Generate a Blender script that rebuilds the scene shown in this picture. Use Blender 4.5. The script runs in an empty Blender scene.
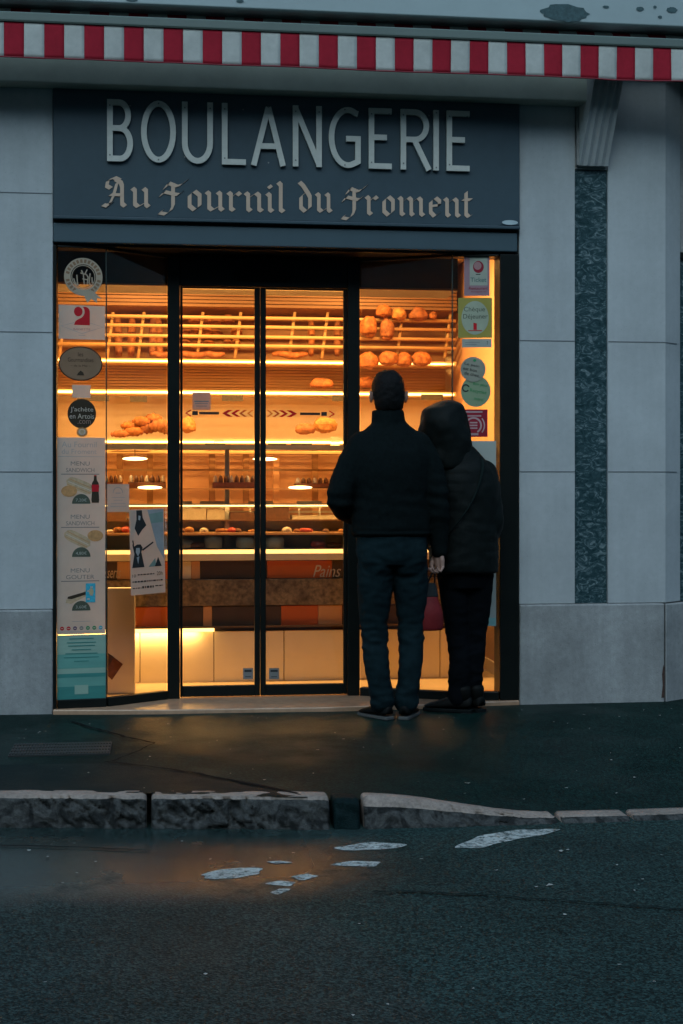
import bpy, bmesh, math, random
from mathutils import Vector, Matrix, noise
R = math.radians
rng = random.Random(7)
scene = bpy.context.scene
COL = scene.collection

# ------------------------------------------------------------------ camera model (used to read real sizes off the view)
F, CX, HY, TH, DIST, CH = 1423.0, 341.5, 487.0, R(7.2), 7.7, 1.2
S_, C_ = math.sin(TH), math.cos(TH)
def P(px, py, Y):
    dx = (px - CX) / F; dz = (HY - py) / F
    d = (Y + DIST) / (C_ - S_ * dx)
    return d * (S_ + C_ * dx), CH + d * dz
def PX(px, Y): return P(px, 0, Y)[0]
def PZ(py, Y, px=250): return P(px, py, Y)[1]
def onplane(px, py, a, b):
    """where the sight line through a pixel meets the vertical plane a-b (plan points)"""
    dx = (px - CX) / F; dz = (HY - py) / F
    ux, uy = S_ + C_ * dx, C_ - S_ * dx
    ex, ey = b[0] - a[0], b[1] - a[1]
    # d*u - t*e = a - cam
    rx, ry = a[0], a[1] + DIST
    det = ux * (-ey) - uy * (-ex)
    d = (rx * (-ey) - ry * (-ex)) / det
    return Vector((d * ux, d * uy - DIST, CH + d * dz))

# ------------------------------------------------------------------ materials
MATS = {}
def mat(name, col, rough=.6, spec=.5, metal=0, var=.15, scale=8, bump=0, bscale=60, stretch=(1, 1, 1), emit=None, estr=0,
        var2=0, scale2=1.2, sheen=0, coat=0, rvar=0, transl=0, streak=0):
    if name in MATS: return MATS[name]
    m = bpy.data.materials.new(name); m.use_nodes = True
    nt = m.node_tree; nt.nodes.clear(); L = nt.links.new
    out = nt.nodes.new('ShaderNodeOutputMaterial'); b = nt.nodes.new('ShaderNodeBsdfPrincipled')
    L(b.outputs[0], out.inputs[0])
    b.inputs['Roughness'].default_value = rough; b.inputs['Metallic'].default_value = metal
    b.inputs['Specular IOR Level'].default_value = spec
    b.inputs['Sheen Weight'].default_value = sheen; b.inputs['Coat Weight'].default_value = coat
    tc = nt.nodes.new('ShaderNodeTexCoord'); mp = nt.nodes.new('ShaderNodeMapping'); mp.inputs['Scale'].default_value = stretch
    geo = nt.nodes.new('ShaderNodeNewGeometry')
    L(geo.outputs['Position'], mp.inputs[0])
    def noi(s, det=5, r=.6):
        n = nt.nodes.new('ShaderNodeTexNoise'); n.inputs['Scale'].default_value = s; n.inputs['Detail'].default_value = det
        n.inputs['Roughness'].default_value = r; L(mp.outputs[0], n.inputs['Vector']); return n
    def ramp(src, lo, hi, a=.3, c=.7):
        r = nt.nodes.new('ShaderNodeMapRange'); r.inputs[1].default_value = a; r.inputs[2].default_value = c
        r.inputs[3].default_value = lo; r.inputs[4].default_value = hi; L(src, r.inputs[0]); return r
    n1 = noi(scale); f = ramp(n1.outputs[0], 1 - var, 1 + var).outputs[0]
    if var2:
        n2 = noi(scale2, 6, .65); r2 = ramp(n2.outputs[0], 1 - var2, 1 + var2 * .6)
        mm = nt.nodes.new('ShaderNodeMath'); mm.operation = 'MULTIPLY'; L(f, mm.inputs[0]); L(r2.outputs[0], mm.inputs[1]); f = mm.outputs[0]
    if streak:
        m2 = nt.nodes.new('ShaderNodeMapping'); m2.inputs['Scale'].default_value = (9, 9, .55); L(geo.outputs['Position'], m2.inputs[0])
        n3 = nt.nodes.new('ShaderNodeTexNoise'); n3.inputs['Scale'].default_value = 1; n3.inputs['Detail'].default_value = 6; n3.inputs['Roughness'].default_value = .65; L(m2.outputs[0], n3.inputs['Vector'])
        r3 = ramp(n3.outputs[0], 1 - streak, 1 + streak * .4); m3 = nt.nodes.new('ShaderNodeMath'); m3.operation = 'MULTIPLY'; L(f, m3.inputs[0]); L(r3.outputs[0], m3.inputs[1]); f = m3.outputs[0]
        v3 = nt.nodes.new('ShaderNodeTexVoronoi'); v3.inputs['Scale'].default_value = 38; L(geo.outputs['Position'], v3.inputs['Vector'])
        r4 = ramp(v3.outputs['Distance'], 1 - streak * 1.6, 1, .06, .16); m4 = nt.nodes.new('ShaderNodeMath'); m4.operation = 'MULTIPLY'; L(f, m4.inputs[0]); L(r4.outputs[0], m4.inputs[1]); f = m4.outputs[0]
    vm = nt.nodes.new('ShaderNodeVectorMath'); vm.operation = 'SCALE'; vm.inputs[0].default_value = col[:3]
    L(f, vm.inputs['Scale']); L(vm.outputs[0], b.inputs['Base Color'])
    if rvar:
        rr = ramp(noi(scale2, 4).outputs[0], max(.03, rough - rvar), min(1, rough + rvar)); L(rr.outputs[0], b.inputs['Roughness'])
    if bump:
        nb = noi(bscale, 4); bp = nt.nodes.new('ShaderNodeBump'); bp.inputs['Strength'].default_value = bump
        bp.inputs['Distance'].default_value = .01; L(nb.outputs[0], bp.inputs['Height']); L(bp.outputs[0], b.inputs['Normal'])
    if emit:
        b.inputs['Emission Color'].default_value = (*emit, 1); b.inputs['Emission Strength'].default_value = estr
    if transl:
        tl = nt.nodes.new('ShaderNodeBsdfTranslucent'); L(vm.outputs[0], tl.inputs[0]); mx = nt.nodes.new('ShaderNodeMixShader'); mx.inputs[0].default_value = transl
        L(b.outputs[0], mx.inputs[1]); L(tl.outputs[0], mx.inputs[2]); L(mx.outputs[0], out.inputs[0])
    MATS[name] = m; m['_bsdf'] = b.name
    return m

def glass_mat():
    m = bpy.data.materials.new('clear_glass'); m.use_nodes = True; nt = m.node_tree; nt.nodes.clear(); L = nt.links.new
    out = nt.nodes.new('ShaderNodeOutputMaterial'); mix = nt.nodes.new('ShaderNodeMixShader')
    tr = nt.nodes.new('ShaderNodeBsdfTransparent'); tr.inputs[0].default_value = (.93, .94, .93, 1)
    gl = nt.nodes.new('ShaderNodeBsdfGlossy'); gl.inputs['Roughness'].default_value = .02
    fr = nt.nodes.new('ShaderNodeFresnel'); fr.inputs[0].default_value = 1.45
    L(fr.outputs[0], mix.inputs[0]); L(tr.outputs[0], mix.inputs[1]); L(gl.outputs[0], mix.inputs[2]); L(mix.outputs[0], out.inputs[0])
    MATS['glass'] = m; return m
GLASS = glass_mat()

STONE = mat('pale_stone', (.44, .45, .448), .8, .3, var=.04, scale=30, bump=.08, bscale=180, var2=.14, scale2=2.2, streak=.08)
STONE_GREY = mat('grey_stone', (.33, .325, .315), .85, .3, var=.10, scale=40, bump=.25, bscale=120, var2=.24, scale2=3.4, streak=.16)  # darker grey stone of the plinth, side lintel and bracket backing
JOINT = mat('joint', (.13, .14, .145), .9, var=.1)
BEAM = mat('beam_paint', (.38, .42, .36), .6, var=.06, var2=.15, scale2=3, bump=.05)
CORN = mat('cornice_paint', (.33, .385, .38), .5, var=.04, var2=.08)
PEEL = mat('peeled_paint', (.045, .085, .09), .8, var=.3, scale=60)
SIGN = mat('sign_panel', (.044, .070, .086), .45, .35, var=.05, scale=20, var2=.12, scale2=1.5, bump=.02)
SIGNBOX = mat('shutter_box_paint', (.045, .076, .092), .45, var=.05)
BLACK = mat('black_metal', (.006, .008, .008), .5, .12, var=.15, bump=.02)
BLACKER = mat('black_cavity', (.006, .006, .006), .8, .1, var=.1)
FRAME = mat('dark_green_metal', (.007, .009, .008), .42, .15, var=.15, bump=.02)
LETTER = mat('letter_metal', (.56, .54, .48), .5, .5, var=.06, scale=25)
GOLD = mat('letter_peach', (.58, .40, .29), .6, var=.06)
RED = mat('awning_red', (.33, .012, .026), .85, .2, var=.08, scale=40, var2=.15, scale2=6, bump=.05, bscale=400)
WHITE = mat('awning_white', (.46, .45, .41), .85, .2, var=.06, scale=30, var2=.15, scale2=7, bump=.05, bscale=400)
PAPER = mat('paper', (.66, .54, .44), .8, .2, var=.03, var2=.06, scale2=9, transl=.3)
INK = mat('ink', (.03, .03, .03), .8, .2)
INKGREY = mat('ink_grey', (.20, .20, .19), .8, .2)
INKPALE = mat('ink_pale', (.42, .40, .38), .8, .2)
OLIVE = mat('ink_olive', (.075, .085, .06), .8, .2)
PRED = mat('print_red', (.50, .012, .02), .7, .2, var=.04)
PDRED = mat('print_crimson', (.26, .015, .03), .7, .2, var=.04)
PGREEN = mat('print_green', (.03, .22, .08), .7, .2)
PMINT = mat('print_mint', (.22, .29, .17), .7, .2, var=.05)
PYEL = mat('print_yellow', (.33, .27, .06), .7, .2, var=.08)
PTEAL = mat('print_teal', (.13, .33, .28), .7, .2, var=.12, scale=5, stretch=(.6, .6, 3))
PTEALD = mat('print_teal_deep', (.05, .22, .195), .7, .2, var=.12, scale=6, stretch=(.6, .6, 3))
PTEALP = mat('print_teal_pale', (.27, .40, .32), .7, .2, var=.1, scale=6, stretch=(.6, .6, 3))
PBROWN = mat('print_brown', (.25, .145, .085), .7, .2, var=.08)
PDBROWN = mat('print_dark_brown', (.042, .028, .016), .7, .2, var=.08)
PTAN = mat('print_tan', (.52, .36, .22), .7, .2, var=.2, scale=60)
PBUN = mat('print_bun', (.50, .25, .10), .7, .2, var=.25, scale=50)
PBLUE = mat('print_cyan', (.05, .38, .50), .7, .2, var=.2, scale=80)
PPURP = mat('print_purple', (.10, .06, .13), .7, .2)
SILVER = mat('print_silver', (.40, .31, .22), .6, .3, var=.08)
PGREYGREEN = mat('print_grey_green', (.22, .30, .26), .7, .2)

SKIN = mat('skin', (.33, .19, .145), .55, .4, var=.05, scale=30)
HAIR = mat('hair', (.0055, .005, .005), .6, .12, var=.3, scale=120, stretch=(1, 1, .3), bump=.5, bscale=300)
JACKET = mat('jacket_cloth', (.0042, .0072, .0074), .9, .06, var=.25, scale=60, bump=.2, bscale=500)
JEANS = mat('jeans_denim', (.0068, .0160, .0190), .9, .06, var=.18, scale=25, bump=.25, bscale=600, var2=.25, scale2=6)
COAT = mat('coat_nylon', (.0045, .0065, .006), .6, .10, var=.15, scale=40, bump=.2, bscale=200)
PANTS = mat('black_trousers', (.003, .004, .0055), .9, .05, var=.15)
SHOE = mat('shoe_leather', (.004, .004, .0035), .6, .1, var=.2)
SOLE = mat('shoe_sole', (.07, .07, .065), .7)
BAGRED = mat('bag_red', (.16, .012, .013), .6, .2, var=.15, scale=20, bump=.2, bscale=80)
STRAP = mat('strap_cloth', (.006, .009, .010), .8)

# interior finishes
CREAM = mat('cream_laminate', (.72, .64, .52), .4, .4, var=.03, var2=.05)
CREAMW = mat('cream_wall', (.60, .50, .36), .7, .2, var=.04)
ORANGE = mat('orange_laminate', (.55, .13, .03), .4, .4, var=.05)
PEACH = mat('peach_laminate', (.60, .33, .17), .4, .4, var=.05)
CHOC_REFL = mat('chocolate_and_reflection', (.075, .048, .034), .3, .5, var=.2)  # brown laminate, also the dark reflections painted into the counter bands
GRANITE = mat('brown_granite', (.19, .15, .11), .3, .5, var=.6, scale=38, var2=.5, scale2=9)
WOODL = mat('light_wood', (.52, .33, .16), .5, .3, var=.12, scale=6, stretch=(.4, 3, 6))
WOODM = mat('mid_wood', (.30, .15, .065), .55, .3, var=.15, scale=8, stretch=(.4, 3, 6))
WOODD = mat('dark_wood', (.10, .042, .018), .6, .3, var=.2, scale=8, stretch=(.4, 3, 6))
STEEL = mat('brushed_steel', (.45, .42, .38), .35, .5, metal=1, var=.1)
TAG = mat('price_tag', (.045, .035, .025), .6, var=.7, scale=120)
FLOORM = mat('shop_floor_tile', (.42, .33, .22), .35, .4, var=.1, scale=5)
CRUST = mat('bread_crust', (.31, .105, .028), .6, .3, var=.45, scale=34, bump=.8, bscale=60, var2=.4, scale2=14)
CRUSTD = mat('bread_dark_crust', (.24, .085, .03), .65, .3, var=.4, scale=30, bump=.5, bscale=80)
CRUSTG = mat('bread_golden_crust', (.40, .17, .048), .6, .3, var=.4, scale=30, bump=.8, bscale=60, var2=.35, scale2=12)
CAKEB = mat('cake_brown', (.16, .06, .025), .5, .4, var=.3, scale=30)
CAKEW = mat('cake_cream', (.65, .52, .38), .5, .3, var=.15, scale=30)
CAKER = mat('cake_red', (.45, .05, .03), .35, .5, var=.3, scale=30)
TUBE = mat('lamp_tube', (.8, .7, .5), .5, var=0, emit=(1, .62, .22), estr=3.0)
TUBEB = mat('lamp_strip', (.8, .7, .5), .5, var=0, emit=(1, .56, .14), estr=3.0)
PUCK = mat('lamp_disc', (.8, .7, .5), .5, var=0, emit=(1, .72, .32), estr=4)

def ground_mat(name, col, wet):
    m = bpy.data.materials.new(name); m.use_nodes = True; nt = m.node_tree; nt.nodes.clear(); L = nt.links.new; N = nt.nodes.new
    out = N('ShaderNodeOutputMaterial'); b = N('ShaderNodeBsdfPrincipled'); L(b.outputs[0], out.inputs[0])
    geo = N('ShaderNodeNewGeometry'); pos = geo.outputs['Position']
    def noi(s, d=4, r=.6, src=pos):
        n = N('ShaderNodeTexNoise'); n.inputs['Scale'].default_value = s; n.inputs['Detail'].default_value = d; n.inputs['Roughness'].default_value = r
        L(src, n.inputs['Vector']); return n.outputs[0]
    def mr(src, a, c, lo, hi):
        r = N('ShaderNodeMapRange'); r.interpolation_type = 'SMOOTHSTEP'
        for i, v in zip((1, 2, 3, 4), (a, c, lo, hi)): r.inputs[i].default_value = v
        L(src, r.inputs[0]); return r.outputs[0]
    def mul(a, c, op='MULTIPLY'):
        x = N('ShaderNodeMath'); x.operation = op
        for i, v in ((0, a), (1, c)):
            if isinstance(v, (int, float)): x.inputs[i].default_value = v
            else: L(v, x.inputs[i])
        return x.outputs[0]
    vor = N('ShaderNodeTexVoronoi'); vor.inputs['Scale'].default_value = 160; L(pos, vor.inputs['Vector'])
    hsv = N('ShaderNodeSeparateColor'); L(vor.outputs['Color'], hsv.inputs[0])
    speck = mr(hsv.outputs[0], .1, 1, .45, 1.8)
    f = mul(mul(speck, mr(noi(60, 3), .3, .7, .7, 1.3)), mr(noi(1.1, 5, .65), .3, .7, .75, 1.25))
    vm = N('ShaderNodeVectorMath'); vm.operation = 'SCALE'; vm.inputs[0].default_value = col; L(f, vm.inputs['Scale']); L(vm.outputs[0], b.inputs['Base Color'])
    # wet film: irregular damp areas, wettest along the gutter
    sep = N('ShaderNodeSeparateXYZ'); L(pos, sep.inputs[0])
    damp = mr(noi(.9, 4, .6), .36, .62, 0, 1)
    if wet == 'road':
        gut = mul(mr(sep.outputs['Y'], -3.35, -2.75, 0, 1), mr(sep.outputs['X'], 1.0, .35, 0, 1))
        gut = mul(gut, mr(noi(3.2, 4, .6), .3, .5, .35, 1))
        damp = mul(mul(damp, .12), gut, 'MAXIMUM')
        rough = mr(damp, 0, 1, .62, .24)
        bst = mr(damp, 0, 1, .9, .35)
    else:
        rough = mr(damp, 0, 1, .62, .42); bst = mr(damp, 0, 1, .8, .45)
    L(rough, b.inputs['Roughness']); L(mr(damp, 0, 1, .06, .75 if wet == 'road' else .06), b.inputs['Specular IOR Level'])
    bp = N('ShaderNodeBump'); bp.inputs['Distance'].default_value = .0011; L(bst, bp.inputs['Strength'])
    L(mul(vor.outputs['Distance'], noi(50, 3), 'ADD'), bp.inputs['Height']); L(bp.outputs[0], b.inputs['Normal'])
    MATS[name] = m; return m
ROAD = ground_mat('road_asphalt', (.0155, .0298, .0272), 'road')
PAVE = ground_mat('pavement_asphalt', (.0045, .0150, .0130), 'pave')
PATCH = mat('asphalt_patch', (.003, .0125, .0125), .6, .1, var=.4, scale=150, bump=.6, bscale=150, var2=.2, scale2=3, rvar=.12)
CRACK = mat('asphalt_crack', (.005, .006, .006), .9, .1)
def worn_paint():
    m = mat('worn_white_paint', (.43, .45, .42), .65, .2, var=.12, scale=60, bump=.05, bscale=150, var2=.25, scale2=14); nt = m.node_tree; L = nt.links.new; b = nt.nodes[m['_bsdf']]; src = b.inputs['Base Color'].links[0].from_socket
    geo = nt.nodes.new('ShaderNodeNewGeometry'); n = nt.nodes.new('ShaderNodeTexNoise'); n.inputs['Scale'].default_value = 55; n.inputs['Detail'].default_value = 5; n.inputs['Roughness'].default_value = .7; L(geo.outputs['Position'], n.inputs['Vector'])
    r = nt.nodes.new('ShaderNodeMapRange'); r.inputs[1].default_value = .36; r.inputs[2].default_value = .56; L(n.outputs[0], r.inputs[0])
    mx = nt.nodes.new('ShaderNodeMix'); mx.data_type = 'RGBA'; L(r.outputs[0], mx.inputs[0]); mx.inputs[6].default_value = (.016, .032, .031, 1); L(src, mx.inputs[7]); L(mx.outputs[2], b.inputs['Base Color']); return m
MARK = worn_paint()
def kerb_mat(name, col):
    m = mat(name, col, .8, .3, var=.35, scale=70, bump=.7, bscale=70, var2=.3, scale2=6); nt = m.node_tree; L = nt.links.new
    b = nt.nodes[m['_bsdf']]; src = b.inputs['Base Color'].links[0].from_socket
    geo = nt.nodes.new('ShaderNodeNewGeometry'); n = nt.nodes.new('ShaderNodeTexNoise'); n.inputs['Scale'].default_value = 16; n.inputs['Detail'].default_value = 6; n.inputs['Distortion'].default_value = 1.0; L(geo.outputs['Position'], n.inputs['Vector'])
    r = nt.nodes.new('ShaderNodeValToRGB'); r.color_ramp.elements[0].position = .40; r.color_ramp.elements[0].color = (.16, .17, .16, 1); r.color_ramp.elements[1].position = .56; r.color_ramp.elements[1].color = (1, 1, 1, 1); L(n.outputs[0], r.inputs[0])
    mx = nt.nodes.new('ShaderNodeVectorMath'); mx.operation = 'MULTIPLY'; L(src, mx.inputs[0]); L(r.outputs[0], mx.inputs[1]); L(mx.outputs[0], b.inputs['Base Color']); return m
KERB = mat('kerb_worn_top', (.28, .215, .175), .7, .3, var=.25, scale=70, bump=.35, bscale=90, var2=.3, scale2=7)
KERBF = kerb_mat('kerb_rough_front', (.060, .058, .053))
THRESH = mat('threshold_stone', (.44, .26, .16), .26, .5, var=.12, scale=25, var2=.15, scale2=5)
MANHOLE = mat('manhole_iron', (.035, .036, .034), .5, .5, metal=.3, var=.2)
MARBLE = None
def marble_mat():
    m = bpy.data.materials.new('green_marble'); m.use_nodes = True; nt = m.node_tree; nt.nodes.clear(); L = nt.links.new; N = nt.nodes.new
    out = N('ShaderNodeOutputMaterial'); b = N('ShaderNodeBsdfPrincipled'); L(b.outputs[0], out.inputs[0]); b.inputs['Roughness'].default_value = .22
    geo = N('ShaderNodeNewGeometry'); mp = N('ShaderNodeMapping'); mp.inputs['Scale'].default_value = (1, 1, 1.7); mp.inputs['Rotation'].default_value = (0, .5, 0)
    L(geo.outputs['Position'], mp.inputs[0])
    n1 = N('ShaderNodeTexNoise'); n1.inputs['Scale'].default_value = 15; n1.inputs['Detail'].default_value = 9; n1.inputs['Roughness'].default_value = .68; n1.inputs['Distortion'].default_value = 2.2
    L(mp.outputs[0], n1.inputs['Vector'])
    cr = N('ShaderNodeValToRGB'); e = cr.color_ramp.elements
    e[0].position = .36; e[0].color = (.012, .034, .038, 1); e[1].position = .68; e[1].color = (.22, .27, .27, 1)
    x = e.new(.52); x.color = (.036, .072, .080, 1); x = e.new(.58); x.color = (.10, .145, .155, 1)
    L(n1.outputs[0], cr.inputs[0]); L(cr.outputs[0], b.inputs['Base Color'])
    return m
MARBLE = marble_mat()

# ------------------------------------------------------------------ mesh builder
def basis(d):
    d = d.normalized(); u = d.orthogonal().normalized(); return u, d.cross(u).normalized()
class MB:
    def __init__(s, M=None): s.v = []; s.f = []; s.m = []; s.mats = []; s.M = M; s.smooth = []
    def add(s, vs, fs, m, smooth=False):
        if m not in s.mats: s.mats.append(m)
        k = s.mats.index(m); o = len(s.v)
        for p in vs:
            p = Vector(p); s.v.append(s.M @ p if s.M else p)
        for f in fs: s.f.append([i + o for i in f]); s.m.append(k); s.smooth.append(smooth)
        return s
    def box(s, x0, x1, y0, y1, z0, z1, m):
        v = [(x, y, z) for z in (z0, z1) for y in (y0, y1) for x in (x0, x1)]
        return s.add(v, [(0, 2, 3, 1), (4, 5, 7, 6), (0, 1, 5, 4), (2, 6, 7, 3), (0, 4, 6, 2), (1, 3, 7, 5)], m)
    def prism(s, poly, ax, a, b, m):
        """extrude a 2-D polygon: ax='y' poly=(x,z); 'z' poly=(x,y); 'x' poly=(y,z)"""
        def mk(p, t): return {'y': (p[0], t, p[1]), 'z': (p[0], p[1], t), 'x': (t, p[0], p[1])}[ax]
        n = len(poly); v = [mk(p, a) for p in poly] + [mk(p, b) for p in poly]
        f = [tuple(range(n)), tuple(range(2 * n - 1, n - 1, -1))] + [(i, i + n, (i + 1) % n + n, (i + 1) % n) for i in range(n)]
        return s.add(v, f, m)
    def tube(s, pts, r, m, n=10, caps=True, smooth=True):
        pts = [Vector(p) for p in pts]; k = len(pts)
        rr = r if isinstance(r, (list, tuple)) else [r] * k
        vs = []; u = None
        for i, p in enumerate(pts):
            d = (pts[min(i + 1, k - 1)] - pts[max(i - 1, 0)]).normalized()
            if u is None: u, w = basis(d)
            else:
                u = (u - d * u.dot(d)).normalized(); w = d.cross(u)
            q = rr[i]; qa, qb = q if isinstance(q, tuple) else (q, q)
            for j in range(n):
                a = 2 * math.pi * j / n; vs.append(p + u * math.cos(a) * qa + w * math.sin(a) * qb)
        fs = [(i * n + j, i * n + (j + 1) % n, (i + 1) * n + (j + 1) % n, (i + 1) * n + j) for i in range(k - 1) for j in range(n)]
        if caps: fs += [tuple(range(n - 1, -1, -1)), tuple((k - 1) * n + j for j in range(n))]
        return s.add(vs, fs, m, smooth)
    def loft(s, rings, m, n=24, smooth=True):
        """rings: (x, y, z, rx, ry) horizontal ellipses, bottom to top"""
        vs = [(x + rx * math.cos(2 * math.pi * j / n), y + ry * math.sin(2 * math.pi * j / n), z) for x, y, z, rx, ry in rings for j in range(n)]
        k = len(rings)
        fs = [(i * n + j, i * n + (j + 1) % n, (i + 1) * n + (j + 1) % n, (i + 1) * n + j) for i in range(k - 1) for j in range(n)]
        fs += [tuple(range(n - 1, -1, -1)), tuple((k - 1) * n + j for j in range(n))]
        return s.add(vs, fs, m, smooth)
    def ellip(s, c, r, m, n=20, k=12, fn=None, smooth=True):
        c = Vector(c); vs = []; fs = []
        for i in range(k + 1):
            t = math.pi * i / k
            for j in range(n):
                a = 2 * math.pi * j / n; q = Vector((math.sin(t) * math.cos(a), math.sin(t) * math.sin(a), math.cos(t)))
                p = Vector((q.x * r[0], q.y * r[1], q.z * r[2]))
                if fn: p = fn(q, p)
                vs.append(c + p)
        fs = [(i * n + j, (i + 1) * n + j, (i + 1) * n + (j + 1) % n, i * n + (j + 1) % n) for i in range(k) for j in range(n)]
        return s.add(vs, fs, m, smooth)
    # flat printing on a sheet: local x = across, z = up, y = towards the wall (negative = proud)
    def rect(s, x0, x1, z0, z1, y, m): return s.add([(x0, y, z0), (x1, y, z0), (x1, y, z1), (x0, y, z1)], [(0, 1, 2, 3)], m)
    def poly(s, pts, y, m): return s.add([(p[0], y, p[1]) for p in pts], [tuple(range(len(pts)))], m)
    def disc(s, cx, cz, rx, rz, y, m, n=40, a0=0, a1=360):
        pts = [(cx + rx * math.cos(R(a0 + (a1 - a0) * i / n)), cz + rz * math.sin(R(a0 + (a1 - a0) * i / n))) for i in range(n + (1 if a1 - a0 < 360 else 0))]
        return s.poly(pts, y, m)
    def ring(s, cx, cz, r0, r1, y, m, n=48, a0=0, a1=360):
        vs = []; fs = []
        for i in range(n + 1):
            a = R(a0 + (a1 - a0) * i / n)
            for r in (r0, r1): vs.append((cx + r * math.cos(a), y, cz + r * math.sin(a)))
        for i in range(n): fs.append((2 * i, 2 * i + 1, 2 * i + 3, 2 * i + 2))
        return s.add(vs, fs, m)
    def text(s, body, cx, cz, w, h, y, m, rot=0, shear=0):
        me = text_mesh(body, shear)
        xs = [v.co.x for v in me.vertices]; zs = [v.co.y for v in me.vertices]
        x0, x1, z0, z1 = min(xs), max(xs), min(zs), max(zs)
        kx = w / max(1e-6, x1 - x0); kz = h / max(1e-6, z1 - z0)
        if w is None: kx = kz
        ca, sa = math.cos(rot), math.sin(rot); vs = []
        for v in me.vertices:
            a = (v.co.x - (x0 + x1) / 2) * kx; b = (v.co.y - (z0 + z1) / 2) * kz
            vs.append((cx + a * ca - b * sa, y, cz + a * sa + b * ca))
        return s.add(vs, [tuple(p.vertices) for p in me.polygons], m)
    def stroke(s, pts, w, y0, y1, m, closed=False):
        """a flat line of width w with square ends, y0 front, y1 back"""
        p = [Vector(q) for q in pts]; p = [v for i, v in enumerate(p) if i == 0 or (v - p[i - 1]).length > 1e-5]; n = len(p); vs = []
        for i in range(n):
            a = p[i - 1] if (i or closed) else None; c = p[(i + 1) % n] if (i < n - 1 or closed) else None
            d1 = (p[i] - a).normalized() if a is not None else None; d2 = (c - p[i]).normalized() if c is not None else None
            if d1 is None: d1 = d2
            if d2 is None: d2 = d1
            n1 = Vector((-d1.y, d1.x)); n2 = Vector((-d2.y, d2.x)); b = (n1 + n2)
            b = b / max(.35, b.length_squared / 2) if b.length > 1e-6 else n1
            q1 = p[i] + b * w / 2; q2 = p[i] - b * w / 2
            vs += [(q1.x, y0, q1.y), (q2.x, y0, q2.y), (q1.x, y1, q1.y), (q2.x, y1, q2.y)]
        fs = []
        for i in range(n if closed else n - 1):
            a, c = 4 * i, 4 * ((i + 1) % n)
            fs += [(a, a + 1, c + 1, c), (a, c, c + 2, a + 2), (a + 1, a + 3, c + 3, c + 1)]
        if not closed: fs += [(0, 2, 3, 1), (4 * n - 4, 4 * n - 3, 4 * n - 1, 4 * n - 2)]
        return s.add(vs, fs, m)
    def nib(s, pts, w, ang, y0, y1, m):
        """broad-nib pen line"""
        dx, dz = math.cos(ang) * w / 2, math.sin(ang) * w / 2; vs = []; fs = []
        for x, z in pts: vs += [(x - dx, y0, z - dz), (x + dx, y0, z + dz), (x - dx, y1, z - dz), (x + dx, y1, z + dz)]
        n = len(pts)
        for i in range(n - 1):
            a, c = 4 * i, 4 * i + 4
            fs += [(a, a + 1, c + 1, c), (a, c, c + 2, a + 2), (a + 1, a + 3, c + 3, c + 1)]
        fs += [(0, 2, 3, 1), (4 * n - 4, 4 * n - 3, 4 * n - 1, 4 * n - 2)]
        return s.add(vs, fs, m)
    def build(s, name, parent=None, origin=None, bevel=0, seg=2, fix=False):
        me = bpy.data.meshes.new(name)
        o = Vector(origin) if origin is not None else (parent.matrix_world_loc if False else Vector((0, 0, 0)))
        if parent is not None:
            o = wloc(parent)
            if origin is not None: o = Vector(origin)
        me.from_pydata([tuple(p - o) for p in s.v], [], s.f)
        for m in s.mats: me.materials.append(m)
        for p, k, sm in zip(me.polygons, s.m, s.smooth): p.material_index = k; p.use_smooth = sm
        if fix:
            bm = bmesh.new(); bm.from_mesh(me); bmesh.ops.remove_doubles(bm, verts=bm.verts, dist=1e-5); bmesh.ops.recalc_face_normals(bm, faces=bm.faces); bm.to_mesh(me); bm.free()
        me.update()
        ob = bpy.data.objects.new(name, me); COL.objects.link(ob)
        if parent is not None:
            ob.parent = parent; ob.location = o - wloc(parent)
        else: ob.location = o
        if bevel:
            md = ob.modifiers.new('bevel', 'BEVEL'); md.width = bevel; md.segments = seg; md.limit_method = 'ANGLE'; md.angle_limit = R(40)
        return ob
def wloc(o):
    p = Vector(o.location)
    while o.parent: o = o.parent; p += o.location
    return p
_T = {}
def text_mesh(body, shear=0):
    if (body, shear) not in _T:
        c = bpy.data.curves.new('t', 'FONT'); c.body = body; c.resolution_u = 3; c.shear = shear
        o = bpy.data.objects.new('t', c); COL.objects.link(o)
        dg = bpy.context.evaluated_depsgraph_get()
        _T[(body, shear)] = bpy.data.meshes.new_from_object(o.evaluated_get(dg))
        bpy.data.objects.remove(o)
    return _T[(body, shear)]
def tag(o, label, cat, group=None):
    o['label'] = label; o['category'] = cat; o['kind'] = 'thing'
    if group: o['group'] = group
    return o
def thing(name, label, cat, loc=(0, 0, 0), group=None):
    o = bpy.data.objects.new(name, None); COL.objects.link(o); o.location = loc; o.empty_display_size = .1
    return tag(o, label, cat, group)
def struct(o): o['kind'] = 'structure'; return o

# ------------------------------------------------------------------ ground
def zedge(x):            # the pavement and kerb sink to a dropped kerb on the right
    t = min(1, max(0, (x - .65) / .9)); t = t * t * (3 - 2 * t); return -.101 * t
KP = [(-30, .4), (-3, -1.72), (-.62, -2.07), (.1, -2.18), (.64, -2.262), (1.1, -2.28), (2.05, -2.272), (4, -2.26), (30, -2.2)]
KP[0] = (-30, -2.0)
def kerby(x):            # foot of the kerb on the road side
    for (a, ya), (b, yb) in zip(KP, KP[1:]):
        if a <= x <= b: return ya + (yb - ya) * (x - a) / (b - a)
    return KP[-1][1]
RZ = -.12
mb = MB(); g = 200
mb.add([(-g, -g, RZ), (g, -g, RZ), (g, g, RZ), (-g, g, RZ)], [(0, 1, 2, 3)], ROAD); struct(mb.build('road'))
mb = MB(); xs = [-30, -8, -4] + [-3 + .12 * i for i in range(60)] + [5, 8, 30]; ts = [0, .1, .25, .4, .55, .7, .85, 1]
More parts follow.
